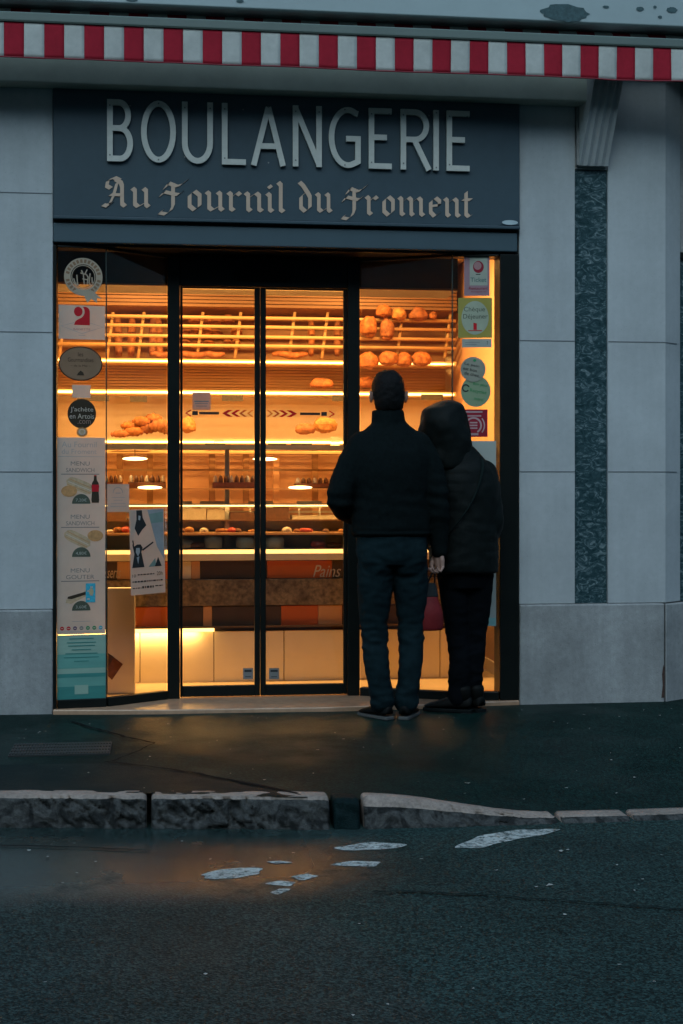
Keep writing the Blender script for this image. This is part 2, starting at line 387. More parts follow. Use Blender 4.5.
for x in xs:
    for t in ts:
        y = .5 + (kerby(x) + .115 - .5) * t
        w = max(0, (t - .35) / .65); z = zedge(x) * w * w * (3 - 2 * w) + .006 * noise.noise((x * 1.3, y * 1.3, 0)) * min(1, (1 - t) * 4) * min(1, t * 2) - .004 - .022 * max(0, t - .88) / .12
        mb.v.append(Vector((x, y, z)))
n = len(ts); mb.mats.append(PAVE)
for i in range(len(xs) - 1):
    for j in range(n - 1): mb.f.append([i * n + j, i * n + j + 1, (i + 1) * n + j + 1, (i + 1) * n + j]); mb.m.append(0); mb.smooth.append(True)
struct(mb.build('pavement'))
def pz(x, y):
    t = (y - .5) / (kerby(x) + .115 - .5); w = max(0, (t - .35) / .65)
    return zedge(x) * w * w * (3 - 2 * w) + .006 * noise.noise((x * 1.3, y * 1.3, 0)) * min(1, (1 - t) * 4) * min(1, t * 2) - .004
def G(px, py, z=0):
    dz = (HY - py) / F; dx = (px - CX) / F; d = (z - CH) / dz
    return d * (S_ + C_ * dx), -DIST + d * (C_ - S_ * dx)
# darker repair strip of asphalt along the kerb, with its open seams
def sheet(mb, pts, m, lift, zf=pz):
    """ground decal: fan triangulated densely enough to follow the ground"""
    bm = bmesh.new(); vs = [bm.verts.new((x, y, 0)) for x, y in pts]; bm.faces.new(vs)
    bmesh.ops.triangulate(bm, faces=bm.faces)
    for _ in range(3): bmesh.ops.subdivide_edges(bm, edges=bm.edges, cuts=1, use_grid_fill=True)
    bm.verts.index_update()
    mb.add([(v.co.x, v.co.y, zf(v.co.x, v.co.y) + lift) for v in bm.verts], [[v.index for v in f.verts] for f in bm.faces], m, True); bm.free()
mb = MB(); c = [G(*p) for p in [(-60, 764), (20, 765), (110, 764), (150, 768), (190, 772), (236, 780), (300, 794), (308, 797), (240, 796), (140, 793), (0, 790), (-60, 789)]]
sheet(mb, c, PATCH, .004); struct(mb.build('pavement_repair_strip'))
mb = MB()
def ribbon(pts, w, m, lift, zf=pz):
    p = []
    for a, b in zip(pts, pts[1:]):
        k = 6
        for i in range(k):
            t = i / k; p.append(Vector((a[0] + (b[0] - a[0]) * t, a[1] + (b[1] - a[1]) * t)) + Vector((rng.uniform(-.008, .008), rng.uniform(-.008, .008))))
    p.append(Vector(pts[-1])); vs = []
    for i, q in enumerate(p):
        d = (p[min(i + 1, len(p) - 1)] - p[max(i - 1, 0)]).normalized(); nn = Vector((-d.y, d.x)); ww = w * rng.uniform(.5, 1.3)
        for s in (-1, 1): r = q + nn * s * ww / 2; vs.append((r.x, r.y, zf(r.x, r.y) + lift))
    mb.add(vs, [(2 * i, 2 * i + 1, 2 * i + 3, 2 * i + 2) for i in range(len(p) - 1)], m)
ribbon([G(*p) for p in [(72, 721), (98, 729), (125, 737), (155, 743)]], .018, CRACK, .006)
ribbon([G(*p) for p in [(155, 743), (140, 750), (112, 762)]], .010, CRACK, .006)
ribbon([G(*p) for p in [(104, 763), (150, 767), (190, 773), (236, 781), (298, 794)]], .022, CRACK, .008)
struct(mb.build('pavement_cracks'))
mb = MB(); ROAD2 = ground_mat('road_asphalt_old', (.0180, .0285, .0262), 'road')
sheet(mb, [G(*q_, RZ) for q_ in [(-120, 905), (60, 893), (180, 896), (262, 905), (330, 925), (392, 960), (430, 1010), (450, 1060), (-160, 1060)]], ROAD2, .004, lambda x, y: RZ); struct(mb.build('road_repair'))
mb = MB(); zr0 = lambda x, y: RZ
ribbon([G(*q_, RZ) for q_ in [(372, 893), (440, 894), (520, 899), (600, 905), (683, 911), (760, 918)]], .012, mat('asphalt_seam', (.006, .015, .014), .8, .1), .0065, zr0)
ribbon([G(*q_, RZ) for q_ in [(-40, 846), (60, 848), (150, 852)]], .010, CRACK, .0065, zr0)
struct(mb.build('road_cracks'))
# worn road paint
def zr(x, y): return RZ
mb = MB()
def blot(pxs, jit=.012):
    pts = [Vector(G(px, py, RZ)) for px, py in pxs]; out = []
    for a, b in zip(pts, pts[1:] + pts[:1]):
        for i in range(3):
            q = a.lerp(b, i / 3); out.append(q + Vector((rng.uniform(-jit, jit), rng.uniform(-jit, jit) * .6)))
    for _ in range(2): out = [r for a, b in zip(out, out[1:] + out[:1]) for r in (a.lerp(b, .25), a.lerp(b, .75))]
    out = [(v.x, v.y) for v in out]
    sheet(mb, out, MARK, .0015, zr)
blot([(200, 875), (222, 869), (260, 868), (258, 874), (234, 879), (206, 879)])
blot([(450, 848), (480, 836), (515, 830), (562, 829), (540, 835), (508, 841), (482, 848)])
blot([(334, 848), (372, 842), (411, 845), (392, 849), (350, 851)])
blot([(329, 865), (350, 861), (381, 862), (374, 867), (345, 866)], .006)
blot([(264, 884), (280, 881), (297, 883), (288, 887)], .005)
blot([(290, 877), (305, 874), (320, 876), (302, 881)], .006)
blot([(266, 862), (280, 861), (294, 863), (276, 864)], .004)
blot([(270, 893), (280, 889), (292, 889), (278, 895)], .004)
struct(mb.build('road_markings'))
# kerb stones
def kerb_stone(x0, x1, zt0, zt1, rough, back=.10, seed=0, lean=.03, worn=6):
    bm = bmesh.new(); nx = max(8, int((x1 - x0) / .007)); prof = []
    prof = [(back, -.3)] + [(back, 0)] + [(back * (1 - t), 0) for t in (.25, .5, .75, .93)] + [(0, -.012)] + [(-lean * t, -t) for t in (.1, .17, .24, .31, .38, .45, .52, .59, .66, .73, .8, .87, .94, 1.0)] + [(-lean, -1.6)]
    rows = []
    for i in range(nx + 1):
        u = i / nx; x = x0 + (x1 - x0) * u; zt = zt0 + (zt1 - zt0) * (u * u * (3 - 2 * u)); h = max(.02, zt - RZ); yk = kerby(x) + lean
        endr = min(u, 1 - u) * (x1 - x0); er = max(0, 1 - endr / .022); row = []
        for j, (py, pq) in enumerate(prof):
            if pq <= 0 and pq > -.02: z = zt + pq
            else: z = zt + pq * h if pq > -1.5 else RZ - .06
            if j == 0: z = RZ - .06
            y = yk + py
            nrm = 1 if j >= 6 else .25
            a = noise.noise((x * 22, z * 22 + seed, y * 8)) * .55 + noise.noise((x * 50, z * 50, seed)) * .3 + abs(noise.noise((x * 11 + z * 9, z * 14, seed + 5))) * -.9
            rg = 1 - abs(noise.noise((x * 24 + z * 26 + seed, z * 17 - x * 6, seed * 2.1))) * 2; a -= 1.2 * max(0, rg - .62) / .38 * (.5 + noise.noise((x * 4, z * 5, seed + 30)))
            y += -rough * a * nrm + er * er * .018 * (1 if j >= 5 else 0)
            z += (rough * .12 * noise.noise((x * 14, y * 20, seed + 9)) - er * er * .012) * (1 if 1 <= j <= 7 else 0)
            row.append(bm.verts.new((x + er * er * (.006 if u < .5 else -.006), y, z)))
        rows.append(row)
    m = len(prof)
    for i in range(nx):
        for j in range(m - 1): bm.faces.new((rows[i][j], rows[i][j + 1], rows[i + 1][j + 1], rows[i + 1][j])).material_index = 1 if j >= worn else 0
    bm.faces.new(rows[0][::-1]); bm.faces.new(rows[-1]); bmesh.ops.recalc_face_normals(bm, faces=bm.faces)
    me = bpy.data.meshes.new('kerb_stone'); bm.to_mesh(me); bm.free(); me.materials.append(KERB); me.materials.append(KERBF)
    for p in me.polygons: p.use_smooth = True
    o = bpy.data.objects.new('kerb_stone', me); COL.objects.link(o); return struct(o)
ks = [(-3.2, -1.45, 0, 0, .020), (-1.443, -.052, 0, 0, .015), (-.046, .650, 0, 0, .017), (.654, .768, -.006, -.010, .010), (.772, 1.550, -.006, -.099, .012), (1.556, 1.845, -.099, -.101, .004), (1.852, 2.6, -.101, -.101, .005), (2.62, 3.6, -.101, -.101, .005)]
for i, k in enumerate(ks):
    o = kerb_stone(*k, seed=i * 3.7, **(dict(lean=.055, worn=10, back=.075) if i == 4 else {}))
    if i == 3: o.name = 'kerb_joint_fill'; o.data.materials[0] = PATCH; o.data.materials[1] = PATCH
# perforated cover in the pavement
t = thing('manhole_cover', 'long ribbed iron cover plate set in the dark pavement near the kerb', 'manhole cover', (G(62, 750)[0], G(62, 750)[1], 0))
x0, y0 = G(8, 757); x1, y1 = G(112, 743); zz = pz((x0 + x1) / 2, (y0 + y1) / 2)
mb = MB(); mb.box(x0, x1, y0, y1, -.03, zz + .008, MANHOLE); mb.build('plate', t)
mb = MB(); k = 34
for i in range(k):
    for j in range(4):
        a = x0 + (x1 - x0) * (i + .2) / k; b = y0 + (y1 - y0) * (j + .2 + .0 * (i % 2)) / 4
        mb.box(a, a + (x1 - x0) / k * .5, b, b + (y1 - y0) / 4 * .6, zz + .0081, zz + .013, MANHOLE)
mb.build('tread_pattern', t)
# specks of litter on pavement and road
mb = MB(); LITTER = mat('litter_pale', (.32, .31, .28), .8, .2, var=.3, scale=40)
for i in range(150):
    x = rng.uniform(-.8, 2.8); y = rng.uniform(-2.0, -.08) if i < 95 else rng.uniform(-4.2, -2.35)
    z = (pz(x, y) if y > -2.05 else RZ) + .005; a = rng.uniform(0, 6); r = rng.uniform(.003, .010) * (1 if i % 9 else 2); pts = []
    for q in range(6): w = a + q * 1.047; rr = r * rng.uniform(.35, 1); pts.append((x + math.cos(w) * rr, y + math.sin(w) * rr * .7, z + rng.uniform(0, .003)))
    mb.add(pts, [tuple(range(6))], LITTER)
o = mb.build('litter'); o['kind'] = 'stuff'; o['label'] = 'pale scraps of litter scattered over pavement and road'

# ------------------------------------------------------------------ building front
XL, XR, XM0, XM1, XP = -.574, 1.966, 2.284, 2.473, 2.806
ZP, ZT = .548, 3.312
bld = thing('bakery_building', 'pale stone shop building front with green marble strips, grey plinth and white cornice', 'building', (1, .2, 0))
def part(mb, name, bevel=.004, parent=None): return mb.build(name, parent or bld, bevel=bevel)
def joints(x0, x1, zs, y, pier):
    for z in zs: m = MB(); m.box(x0, x1, y, y + .02, z - .0025, z + .0025, JOINT); m.build('joint_line', pier)
mb = MB(); mb.box(-6, XL, 0, .35, ZP + .002, 3.75, STONE); joints(-6, XL - .002, (1.28, 2.022, 2.76), -.0015, part(mb, 'stone_pier'))
mb = MB(); mb.box(XR, XM0, 0, .35, ZP + .002, 3.75, STONE); joints(XR + .002, XM0 - .002, (1.285, 2.012), -.0015, part(mb, 'stone_pier'))
mb = MB(); ch = [(XM1, 0), (XP, 0), (2.93, .10), (2.93, .35), (XM1, .35)]
mb.prism(ch, 'z', ZP + .002, 3.75, STONE); pier = part(mb, 'stone_pier'); joints(XM1 + .002, XP - .001, (1.285, 2.012), -.0015, pier)
for z in (1.285, 2.012): m = MB(); m.prism([(XP, -.0015), (2.9, .0715), (2.9, .09), (XP, .02)], 'z', z - .0025, z + .0025, JOINT); m.build('joint_line', pier)
mb = MB(); mb.box(3.9, 9, 0, .35, ZP + .002, 3.75, STONE); part(mb, 'stone_pier')
mb = MB(); mb.box(-6, XL, -.016, .35, -.08, ZP, STONE_GREY); part(mb, 'plinth', .008)
mb = MB(); mb.prism([(XR, -.016), (XP - .01, -.016), (XP - .01, .35), (XR, .35)], 'z', -.08, ZP, STONE_GREY); part(mb, 'plinth', .008)
mb = MB(); mb.prism([(XP - .004, -.014), (XP + .005, -.012), (2.96, .09), (2.96, .35), (XP - .004, .35)], 'z', -.08, ZP - .004, STONE_GREY); part(mb, 'plinth', .008)
mb = MB(); mb.box(2.962, 9, .085, .35, -.08, ZP - .002, STONE_GREY); part(mb, 'plinth', .008)
RUST = mat('rust_stain', (.06, .03, .022), .9, var=.4, scale=60)
mb = MB(); mb.poly([(XP - .03, .02), (XP - .012, .02), (XP - .011, .19), (XP - .018, .205), (XP - .026, .15), (XP - .022, .09)], -.0185, RUST); part(mb, 'rust_stain', 0)
mb = MB(); mb.box(XM0, XM1, .018, .3, ZP + .002, 2.97, MARBLE); part(mb, 'marble_panel', .003)
mb = MB(); mb.box(2.932, 3.9, .13, .3, ZP, 2.50, MARBLE); part(mb, 'marble_panel', .003)
mb = MB(); mb.box(2.932, 3.9, .11, .3, 2.50, 2.54, BLACK); mb.box(2.932, 3.9, .12, .3, 2.54, 3.75, STONE_GREY); part(mb, 'side_lintel')
mb = MB(); mb.box(XM0 + .001, XM1 - .001, .01, .3, 2.972, 3.75, STONE_GREY); part(mb, 'bracket_backing')
# upper wall and the cornice ledge
mb = MB(); mb.box(-6, 9, .02, .5, 3.752, 7.5, STONE); part(mb, 'upper_wall')
mb = MB(); mb.prism([(.1, 3.680), (-.30, 3.680), (-.31, 3.688), (-.31, 3.93), (-.27, 3.96), (.1, 4.0)], 'x', -6, 9, CORN); c = part(mb, 'cornice', .004)
mb = MB()
def chip(px, py, w, h, k=26):
    x, z = P(px, py, -.312); pts = []
    for i in range(k):
        a = 2 * math.pi * i / k; r = rng.uniform(.88, 1.08); pts.append((x + math.cos(a) * w * r, z + math.sin(a) * h * r))
    mb = MB(); mb.poly(pts, -.3125, PEEL); mb.build('peeled_patch', c)
for px, py, w, h in [(565, 13, .135, .046), (606, 7, .018, .008), (640, 9, .022, .012), (672, 10, .03, .016), (660, 17, .012, .008), (655, 7, .01, .008), (240, 1, .02, .01), (132, 0, .03, .008)]: chip(px, py, w, h)
# dark boxed beam under the awning
mb = MB(); mb.prism([(-.001, 3.315), (-.115, 3.315), (-.12, 3.32), (-.12, 3.50), (-.001, 3.56)], 'x', -6, 2.318, BEAM); part(mb, 'lintel_beam', .006)
# fluted bracket leaning out under the awning
mb = MB(); b0, b1 = 2.302, 2.462; n = 16; pr = []
for i in range(n + 1):
    u = i / n; x = b0 + (b1 - b0) * u; d = 0 if (i in (0, n)) else .010 * (1 if i % 4 in (2,) else (.55 if i % 4 in (1, 3) else 0)); pr.append((x, d))
vs = []; yb0, yb1, zb0, zb1 = -.035, -.30, 2.985, 3.58
for x, d in pr: vs += [(x, yb0 + d, zb0), (x + .035, yb1 + d, zb1)]
fs = [(2 * i, 2 * i + 2, 2 * i + 3, 2 * i + 1) for i in range(n)]; k = len(vs)
vs += [(b0, .01, zb0), (b1, .01, zb0), (b0, .01, zb1), (b1, .01, zb1)]
fs += [(0, 1, k + 2, k), (2 * n, k + 1, k + 3, 2 * n + 1), tuple([2 * i for i in range(n, -1, -1)] + [k, k + 1]), tuple([2 * i + 1 for i in range(n + 1)] + [k + 3, k + 2])]
mb.add(vs, fs, STONE); mb.box(b0 - .012, b0 - .001, -.02, .012, 2.99, 3.5, STONE_GREY); part(mb, 'fluted_bracket', 0)

# ------------------------------------------------------------------ awning
aw = thing('awning', 'red and white striped rolled-up shop awning with straight valance above the sign', 'awning', (1, -.3, 3.4))
X0 = -.791; vy = -.35
mb = MB(); k0 = -22
for k in range(k0, 44):
    m = RED if k % 2 == 0 else WHITE
    xa = X0 + .1 * k; nx, nz = 5, 8; vs = []
    for i in range(nx + 1):
        for j in range(nz + 1):
            x = xa + .1 * i / nx; q = j / nz; z = 3.552 - q * .178
            y = vy - .004 + .020 * noise.noise((x * 2.3, 3, z * .6)) * q + .006 * noise.noise((x * 9, 7, z * 5)) * q
            z += .007 * noise.noise((x * 2.2, 1, 1)) * q
            vs.append((x, y, z))
    fs = [(i * (nz + 1) + j, i * (nz + 1) + j + 1, (i + 1) * (nz + 1) + j + 1, (i + 1) * (nz + 1) + j) for i in range(nx) for j in range(nz)]
    mb.add(vs, fs, m, True)
    mb.box(xa, xa + .1, vy - .0075, vy - .0005, 3.371 + .002, 3.379, RED if m == RED else WHITE) if False else None
va = mb.build('valance', aw); sd = va.modifiers.new('thick', 'SOLIDIFY'); sd.thickness = .002
mb = MB()
vs = []
for i in range(331):
    x = X0 + .1 * k0 + .02 * i; y = vy - .0055 + .020 * noise.noise((x * 2.3, 3, 3.374 * .6)) + .006 * noise.noise((x * 9, 7, 3.374 * 5)); z = 3.374 + .007 * noise.noise((x * 2.2, 1, 1)); vs.append((x, y, z))
mb.tube(vs, .0035, mat('awning_piping', (.22, .02, .03), .8), 6); mb.build('piping', va)
mb = MB(); mb.prism([(vy + .03, 3.552), (vy - .012, 3.552), (vy - .016, 3.56), (vy - .016, 3.596), (vy - .01, 3.602), (vy + .03, 3.602)], 'x', -3, 3.7, mat('awning_bar_paint', (.115, .145, .125), .5, var=.05, var2=.1)); mb.build('front_bar', aw)
mb = MB()
for k in range(k0, 44):
    xa = X0 + .02 + .1 * k; mb.tube([(xa, -.175, 3.622), (xa + .1, -.175, 3.622)], .056, RED if k % 2 == 0 else WHITE, 18, False)
mb.build('fabric_roll', aw)

# ------------------------------------------------------------------ shop sign
sg = thing('shop_sign', 'dark blue-grey shop sign with raised capitals above an old-style lettering line', 'sign', (.7, -.02, 2.63))
mb = MB(); mb.box(XL + .003, XR - .004, -.022, .2, 2.640, 3.330, SIGN); mb.box(XL + .003, XR - .004, -.034, .2, 2.622, 2.640, SIGN); mb.build('panel', sg, bevel=.004)
SY = -.022
def cap(ch, xa, xb, za, zb, w, mb, y0, y1):
    q = w / 2; W = xb - xa; H = zb - za
    def pt(u, v): return (xa + q + u * (W - w), za + q + v * (H - w))
    def arc(cx, cy, rx, ry, a0, a1, n=14): return [pt(cx + rx * math.cos(R(a0 + (a1 - a0) * i / n)), cy + ry * math.sin(R(a0 + (a1 - a0) * i / n))) for i in range(n + 1)]
    e = q / (H - w); eu = q / max(.001, W - w)
    L = []
    if ch == 'B': L = [[pt(0, -e), pt(0, 1 + e)], [pt(0, 1)] + arc(.45, .77, .45, .23, 90, -90) + [pt(0, .54)], [pt(.3, .54)] + arc(.5, .27, .5, .27, 90, -90) + [pt(0, 0)]]
    if ch == 'O': L = ['c', arc(.5, .5, .5, .5, 0, 345, 30)]
    if ch == 'U': L = [[pt(0, 1 + e), pt(0, .32)] + arc(.5, .32, .5, .32, 180, 360, 16) + [pt(1, .32), pt(1, 1 + e)]]
    if ch == 'L': L = [[pt(0, 1 + e), pt(0, 0), pt(1 + eu, 0)]]
    if ch == 'A': L = [[pt(0, -e), pt(.5, 1)], [pt(.5, 1), pt(1, -e)], [pt(.2, .3), pt(.8, .3)]]
    if ch == 'N': L = [[pt(0, -e), pt(0, 1 + e)], [pt(0, 1), pt(1, 0)], [pt(1, -e), pt(1, 1 + e)]]
    if ch == 'G': L = [[pt(1, .93)] + arc(.62, .5, .62, .5, 62, 290, 24) + [pt(1, .07), pt(1, .48), pt(.55, .48)]]
    if ch == 'E': L = [[pt(1 + eu, 1), pt(0, 1), pt(0, 0), pt(1 + eu, 0)], [pt(0, .52), pt(.88, .52)]]
    if ch == 'R': L = [[pt(0, -e), pt(0, 1 + e)], [pt(0, 1)] + arc(.45, .75, .45, .25, 90, -90) + [pt(0, .5)], [pt(.42, .5), pt(1, -e)]]
    if ch == 'I': L = [[pt(.5, -e), pt(.5, 1 + e)]]
    closed = False; i = 0
    for s in L:
        if s == 'c': closed = True; continue
        mb.stroke(s, w, y0 - .0006 * i, y1, LETTER, closed); i += 1
    for u, v in ((0, .06), (0, .94), (1, .94)) if ch in 'BUNREL' else ((.5, 0), (.5, 1)):
        x, z = pt(u, v); mb.disc(x, z, .0045, .0045, y0 - .0025, INKGREY, 10)
LET = [('B', 107, 133), ('O', 141, 176), ('U', 182, 213), ('L', 222, 246), ('A', 251, 286), ('N', 293, 322), ('G', 329, 361), ('E', 369, 392), ('R', 401, 432), ('I', 433, 440), ('E', 447, 470)]
for ch, a, b in LET:
    mb = MB(); xa, xb = PX(a, -.05), PX(b, -.05)
    cap(ch, xa, xb, 2.932, 3.262, .030, mb, -.043, -.026)
    for sx in (.25, .75): mb.box(xa + (xb - xa) * sx - .003 if ch != 'I' else (xa + xb) / 2 - .003, (xa + (xb - xa) * sx + .003) if ch != 'I' else (xa + xb) / 2 + .003, -.0305, -.0215, 3.0, 3.006, BLACK) if False else None
    mb.build('letter', sg)
GL = {
 'u': (.98, [[(-.12, 1.0), (0, .88), (0, .14), (.14, 0), (.45, .22)], [(.38, 1.0), (.5, .88), (.5, .12), (.62, 0)]]),
 'o': (.88, [[(.22, 1.02), (0, .8), (0, .2), (.22, -.02)], [(.22, 1.02), (.45, .8), (.45, .2), (.22, -.02)]]),
 'r': (.78, [[(-.12, 1.0), (0, .88), (0, .12), (.13, 0)], [(.02, .72), (.28, 1.0), (.42, .86)]]),
 'n': (.98, [[(-.12, 1.0), (0, .88), (0, .12), (.12, 0)], [(.02, .72), (.36, 1.0), (.5, .86), (.5, .12), (.63, 0)]]),
 'm': (1.5, [[(-.12, 1.0), (0, .88), (0, .12), (.12, 0)], [(.02, .72), (.36, 1.0), (.5, .86), (.5, .12), (.6, 0)], [(.52, .72), (.86, 1.0), (1.0, .86), (1.0, .12), (1.13, 0)]]),
 'i': (.5, [[(-.12, 1.0), (0, .88), (0, .12), (.13, 0)], [(-.04, 1.42), (.06, 1.30)]]),
 'l': (.5, [[(-.12, 1.62), (0, 1.48), (0, .12), (.13, 0)]]),
 'd': (.92, [[(.22, 1.02), (0, .8), (0, .2), (.22, -.02)], [(-.08, 1.6), (.1, 1.42), (.36, 1.0), (.46, .8), (.46, .2), (.22, -.02)]]),
 'e': (.84, [[(.24, 1.02), (0, .8), (0, .2), (.2, -.02), (.44, .18)], [(.24, 1.02), (.45, .84), (.44, .62), (.02, .55)]]),
 't': (.66, [[(.0, 1.38), (0, .14), (.14, 0), (.26, .08)], [(-.16, .96), (.26, .96)]]),
 'F': (1.0, [[(.26, 1.36), (.26, .2), (.16, -.08), (-.06, -.28), (-.34, -.22)], [(-.12, 1.12), (.06, 1.42), (.40, 1.26), (.62, 1.34), (.88, 1.60)], [(-.30, .70), (-.14, .94), (.24, .84), (.5, .80), (.66, .96)], [(-.34, -.22), (-.24, -.10)]]),
 'A': (1.2, [[(.34, 1.45), (.56, 1.3), (.62, 1.1), (.62, .14), (.76, 0)], [(.52, 1.42), (.28, 1.55), (-.02, 1.38), (-.06, 1.08), (.12, .96)], [(.40, 1.28), (.22, .5), (.06, .12), (-.2, .02)], [(.1, .62), (.6, .62)], [(-.22, .06), (-.02, -.02), (.16, .16)]]),
}
def gothic(word, xa, xb, zb, xh, parent):
    adv = sum(GL[c][0] for c in word); k = (xb - xa) / (adv - .25); x = xa + .1 * k
    for c in word:
        a, strokes = GL[c]; mb = MB()
        for i, s in enumerate(strokes):
            mb.nib([(x + u * k, zb + v * xh) for u, v in s], .235 * (k + xh) / 2, R(38), SY - .004 - .0005 * i, SY + .001, GOLD)
        mb.build('letter', parent); x += a * k
for wd, a, b, py in [('Au', 106, 149, 206.5), ('Fournil', 165, 284, 210.5), ('du', 299, 331, 211.5), ('Froment', 347, 472, 215.5)]:
    px = (a + b) / 2; zb = P(px, py, SY)[1] - .0; gothic(wd, PX(a, SY), PX(b, SY), zb, .098, sg)
mb = MB(); cx, cz = P(510, 222.5, -.036); mb.disc(cx, cz, .045, .013, -.0365, mat('sign_sticker', (.42, .50, .52), .5)); mb.build('maker_sticker', sg)
# roller shutter box below the sign
sb = thing('shutter_box', 'blue-grey roller shutter housing running under the shop sign', 'shutter box', (.7, 0, 2.49))
mb = MB(); mb.box(XL + .002, XR - .012, -.006, .22, 2.502, 2.606, SIGNBOX); mb.build('casing', sb, bevel=.006)
mb = MB(); mb.box(XL + .004, XR - .014, .002, .2, 2.608, 2.621, BLACK); mb.box(XL + .004, XR - .014, .03, .2, 2.489, 2.500, BLACK); mb.build('shutter_slot', sb)

# ------------------------------------------------------------------ shopfront: recessed bay with sliding doors
DY = .32
A_, B_, Cc, Dd, E_, F_ = (-.553, .02), (-.297, .06), (.066, DY), (1.078, DY), (1.60, .06), (1.853, .02)
sf = thing('shopfront', 'black metal framed glass bakery shopfront with a pair of closed sliding doors', 'shopfront', (.7, .2, 0))
ZS, ZH = .02, 2.487
mb = MB(); mb.prism([(-.572, -.035), (0, -.10), (.9, -.125), (1.5, -.08), (1.963, -.02), (1.963, .42), (-.572, .42)], 'z', -.06, ZS, THRESH); struct(mb.build('threshold', bevel=.006))
def wall_seg(mb, a, b, y_th, z0, z1, m, trim=0):
    a, b = Vector(a), Vector(b); d = (b - a).normalized(); nn = Vector((-d.y, d.x)) * y_th / 2; a = a + d * trim; b = b - d * trim
    mb.prism([tuple(a - nn), tuple(b - nn), tuple(b + nn), tuple(a + nn)], 'z', z0, z1, m)
mb = MB()
mb.box(-.572, -.556, -.004, .12, ZS, ZH, FRAME); part(mb, 'jamb', .003, sf)
mb = MB(); mb.box(1.856, 1.962, -.006, .14, ZS, ZH, FRAME); part(mb, 'jamb', .003, sf)
for (cx, cy), w in ((Cc, .034), (Dd, .034)):
    mb = MB(); mb.box(cx - w, cx + w, cy - .045, cy + .045, ZS, ZH, FRAME); part(mb, 'post', .004, sf)
for a, b in ((A_, B_), (B_, (Cc[0] - .042, Cc[1] - .03)), ((Dd[0] + .042, Dd[1] - .03), E_), (E_, F_)):
    mb = MB(); wall_seg(mb, a, b, .05, ZS, .066, FRAME, .001); part(mb, 'rail', .003, sf)
    mb = MB(); wall_seg(mb, a, b, .04, 2.476, ZH, FRAME, .001); part(mb, 'rail', .003, sf)
for a, b in ((A_, B_), (B_, (Cc[0] - .042, Cc[1] - .03)), ((Dd[0] + .042, Dd[1] - .03), E_), (E_, F_)):
    mb = MB(); wall_seg(mb, a, b, .008, .067, 2.475, GLASS, .0025); part(mb, 'pane', 0, sf)
for x, y in (B_, E_): mb = MB(); mb.box(x - .0022, x + .0022, y - .008, y + .008, .067, 2.475, mat('glass_edge', (.03, .045, .04), .4)); part(mb, 'glass_joint', 0, sf)
mb = MB(); mb.box(.101, 1.043, DY - .03, DY + .06, 2.325, ZH, FRAME); part(mb, 'door_header', .003, sf)
mb = MB(); mb.prism([(.40, 2.375), (.42, 2.36), (.70, 2.36), (.72, 2.375), (.72, 2.40), (.70, 2.415), (.42, 2.415), (.40, 2.40)], 'y', DY - .06, DY - .031, BLACKER); part(mb, 'motion_sensor', .005, sf)
DX = [(.102, .549), (.552, 1.042)]
for k, (a, b) in enumerate(DX):
    mb = MB(); y0, y1 = DY - .02, DY + .02
    sl, sr = (.014, .030) if k == 0 else (.030, .018)
    mb.box(a, a + sl, y0, y1, ZS + .006, 2.322, FRAME); mb.box(b - sr, b, y0, y1, ZS + .006, 2.322, FRAME)
    mb.box(a + sl, b - sr, y0, y1, ZS + .006, .085, FRAME); mb.box(a + sl, b - sr, y0, y1, 2.312, 2.322, FRAME)
    d = part(mb, 'sliding_door', .003, sf)
    mb = MB(); mb.box(a + sl, b - sr, DY - .004, DY + .004, .086, 2.311, GLASS); mb.build('pane', d)
    mb = MB(); dp = DY - .0055
    def dpt(px, py): return P(px, py, DY)
    s = -1 if k == 0 else 1; yb = 413.5
    if k == 0: heads = [(222, PRED), (231, PRED), (239, mat('print_rust', (.45, .10, .02), .7)), (247, mat('print_amber', (.55, .22, .04), .7))]; bar = (199, 219); sq = 195; tip = 186
    else: heads = [(297, PRED), (288, PRED), (280, MATS['print_rust']), (273, MATS['print_amber'])]; bar = (300, 320); sq = 324; tip = 334
    zc = PZ(yb, DY)
    for i, (px, mm) in enumerate(heads):
        x = PX(px, DY); w = .034 - .003 * i; th = .027 - .005 * i
        mb.poly([(x, zc), (x - s * w, zc + .019), (x - s * w - s * th, zc + .019), (x - s * th, zc), (x - s * w - s * th, zc - .019), (x - s * w, zc - .019)], dp, mm)
    mb.rect(PX(bar[0], DY), PX(bar[1], DY), zc - .007, zc + .007, dp, INK)
    x = PX(sq, DY); mb.rect(x - .016, x + .016, zc - .011, zc + .011, dp, INK)
    x = PX(tip, DY); mb.stroke([(x - s * .028, zc + .017), (x, zc), (x - s * .028, zc - .017)], .006, dp, dp + .001, PRED)
    mb.build('arrow_decal', d)
    mb = MB(); x0, z1 = dpt(243 if k == 0 else 269, 668); x1, z0 = dpt(253 if k == 0 else 279, 679)
    mb.rect(x0, x1, z0, z1, dp - .0003, mat('label_grey', (.16, .17, .17), .6)); mb.rect(x0 + .008, x1 - .008, z1 - .022, z1 - .010, dp - .0008, INK); mb.rect(x0 + .012, x1 - .012, z0 + .012, z0 + .016, dp - .0008, INK); mb.build('warning_label', d)

